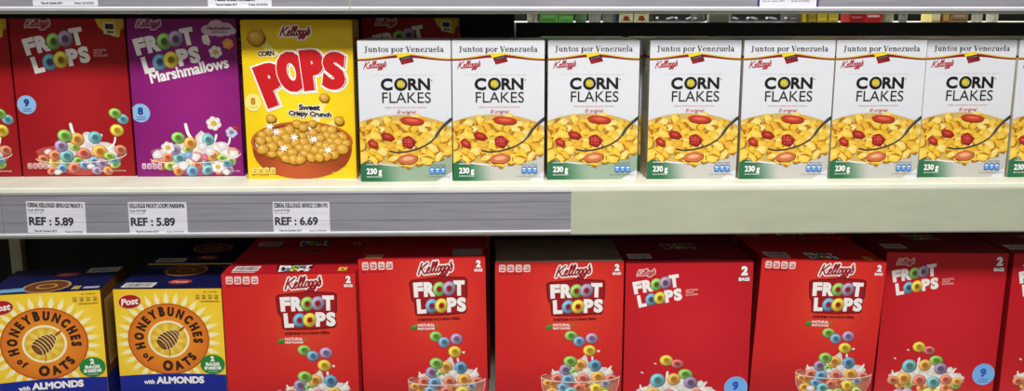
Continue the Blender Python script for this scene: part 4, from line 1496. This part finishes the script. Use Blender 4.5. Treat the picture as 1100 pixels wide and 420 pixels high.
box_obj('paper_sticker', (-0.112, -0.078, 0.004, 0.028, 0.3111, 0.3115), material('tan_sticker', (190, 150, 110), 0.6, 0.2, 0.1, 30), r2)
for ch in list(r3.children):
    if ch.name.startswith(('top_flap', 'dust_flap')): bpy.data.objects.remove(ch)
W3, D3, H3 = 0.25, 0.155, 0.31
for k in range(3):
    bm = bmesh.new()
    y0 = 0.001 + k * 0.05
    vs = bm_box(bm, -W3 / 2 + 0.002, W3 / 2 - 0.002, y0, min(y0 + 0.052, D3), H3 - 0.0005, H3 + 0.003 - k * 0.001)
    bm_obj('cardboard_flap', bm, M['kraft'], r3)
big = make_family_big()
big.location = (0.3805, 0.045, LZ); big.rotation_euler = (0, 0, 0)
G2 = 'red family cartons with tilted title on the lower shelf'
tag(big, 'red family carton with tilted corner title, between two cartons with centred titles', 'cereal box', G2)
dup(fam, (0.6315, 0.050, LZ + 0.0057), (0, R(2.6), 0), 'red family carton with centred title leaning to the right, fourth of its kind', G, scale=(0.985, 1, 0.985))
dup(big, (0.9060, 0.088, LZ + 0.0024), (0, R(1.0), 0), 'red family carton with tilted corner title, second from the right edge')
dup(big, (1.1640, 0.082, LZ + 0.001), (0, R(0.4), 0), 'red family carton with tilted corner title, cut off by the right edge')
dup(fam, (-0.3785, 0.162, LZ), label='red carton in shade behind the red family carton next to the honey carton')
dup(fam, (-0.1300, 0.20, LZ), label='red carton in shade behind the second red family carton', scale=(0.985, 1, 1.05))
dup(big, (0.3805, 0.21, LZ), label='red carton in shade behind the first tilted-title family carton')
dup(fam, (0.640, 0.215, LZ), label='red carton in shade behind the leaning red family carton')
dup(big, (0.9060, 0.252, LZ), label='red carton in shade behind the tilted-title carton second from right')
dup(big, (1.1560, 0.246, LZ), label='red carton in shade behind the tilted-title carton at the right edge')
dup(hb, (-0.6025, 0.15, LZ), label='honey oat carton in shade behind the straight yellow honey carton')

# the sticker on the second red carton's top
# ----------------------------------------------------------------------------
# price tags
# ----------------------------------------------------------------------------
def price_tag(x, z, w, h, lines, label, rot=0.0, frame=None, y=-0.0066):
    root = thing('price_tag', label, 'price tag', (x, y, z), (R(0), rot, 0))
    box_obj('paper', (-w / 2, w / 2, 0.0, 0.0003, 0, h), M['tagback'], root)
    A = Art(100, 100 * h / w, w / 100, 'front', 0, 'printed_face', 0.00008)
    A.grid(lambda u, v: (236, 234, 242), 1, 1)
    for (txt, u, v, cap, wd, bold) in lines:
        A.text(txt, u, v, cap, (44, 42, 48), w=wd, bold=bold)
    A.finish(root, PAPER)
    if frame:
        bm = bmesh.new()
        bm_box(bm, -w / 2 - 0.003, -w / 2 + 0.0005, -0.0012, 0.0002, -0.003, h)
        bm_box(bm, w / 2 - 0.0005, w / 2 + 0.003, -0.0012, 0.0002, -0.003, h)
        bm_box(bm, -w / 2, w / 2, -0.0012, 0.0002, -0.003, 0.0)
        bm_obj('holder_frame', bm, M['bluetrim'], root)
    return root


def lines3(a, b, ref):
    return [(a, 2, 10.5, 8, 95, 0.03), (b, 2, 17.5, 4.2, 28, 0.03), ('Precio unitario: REF', 2, 21.5, 2.4, 26, 0.0),
            ('REF : ' + ref, 3, 42.5, 15, 76, 0.034), ('Tasa de Cambio: BCV', 10, 54, 3.6, 40, 0.03), ('Fecha: 23/10/2021', 64, 54.6, 3.2, 30, 0.02)]


price_tag(-0.789, -0.0825, 0.1045, 0.0585, lines3('CEREAL KELLOGGS 18/10.1OZ FROOT L', 'Cod. 019159', '5.89'), 'white price tag reading 5.89, nearest the left edge of the middle rail', R(1.4))
price_tag(-0.607, -0.0835, 0.1045, 0.0575, lines3('KELLOGGS FROOT LOOPS MARSHMA', 'Cod. 019160', '5.89'), 'white price tag reading 5.89 under the magenta marshmallow carton', R(0.5))
price_tag(-0.3485, -0.0845, 0.1025, 0.0575, lines3('CEREAL KELLOGGS 18/10OZ CORN PO', 'Cod. 019156', '6.69'), 'white price tag reading 6.69 under the yellow carton', R(0.3))
TOPZ = CZ + 0.0945
up = [('PRECIO UNICO MAYORISTA', 12, 46, 6, 62, 0.05), ('Tasa de Cambio: BCV', 12, 53, 3.6, 34, 0.04), ('Fecha: 22/10/2021', 64, 53, 3.6, 30, 0.03)]
price_tag(-0.7385, CZ + 0.0135, 0.111, 0.062, up, 'white price tag on the top rail above the red carton')
price_tag(-0.439, CZ + 0.0105, 0.110, 0.062, up, 'white price tag on the top rail between the magenta and yellow cartons')
price_tag(0.5245, CZ + 0.0115, 0.103, 0.062, [('Tasa de Cambio: BCV', 4, 51, 3.4, 40, 0.01), ('Fecha: 22/10/2021', 56, 51, 3.4, 32, 0.01)],
          'white price tag in a blue holder on the top rail, above the fifth white carton', frame=True)

# ----------------------------------------------------------------------------
# light: shop ceiling tubes over this aisle and the one behind, plus two added fills
# ----------------------------------------------------------------------------
def area(name, loc, size, sizey, power, target, col=(1, 1, 1)):
    l = bpy.data.lights.new(name, 'AREA')
    l.shape = 'RECTANGLE'; l.size = size; l.size_y = sizey; l.energy = power; l.color = col
    o = bpy.data.objects.new(name, l)
    C.objects.link(o)
    o.location = loc
    o.rotation_euler = (Vector(target) - Vector(loc)).to_track_quat('-Z', 'Y').to_euler()
    return o


area('aisle_tube', (0.18, -1.65, 2.0), 1.2, 0.35, 86, (0.12, 0, -0.1), (1.0, 0.985, 0.95))
area('aisle_fill', (0.2, -2.9, 1.4), 2.4, 0.6, 10, (0.1, 0, -0.1), (0.97, 0.98, 1.0))  # added fill light facing the shelves, stands for no real tube
area('far_aisle_tube', (0.5, 2.4, 1.9), 3.0, 0.5, 90, (0.6, 0.5, 0.3), (1, 1, 0.96))
# unseen light added above the sightline to brighten the goods in the slot
area('slot_fill', (0.68, 0.465, 0.47), 1.25, 0.02, 1.1, (0.68, 0.56, 0.30), (1, 0.98, 0.94))
w = bpy.data.worlds.new('shop_air')
bpy.context.scene.world = w
w.use_nodes = True
w.node_tree.nodes['Background'].inputs['Color'].default_value = (0.80, 0.84, 0.9, 1)
w.node_tree.nodes['Background'].inputs['Strength'].default_value = 0.06

# ----------------------------------------------------------------------------
# camera
# ----------------------------------------------------------------------------
cam = bpy.data.cameras.new('camera')
co = bpy.data.objects.new('camera', cam)
C.objects.link(co)
cam.sensor_fit = 'HORIZONTAL'
cam.sensor_width = 36.0
cam.lens = 36.0 * 840.0 / 1100.0
cam.shift_y = -(210.0 - 148.04) / 1100.0
cam.clip_start = 0.02
co.location = (0.0, -1.4, CZ)
co.rotation_euler = (R(90 - 9.0), 0, R(-1.45))
sc_ = bpy.context.scene
sc_.camera = co
sc_.view_settings.view_transform = 'Standard'
sc_.view_settings.look = 'None'
sc_.view_settings.exposure = 0.0
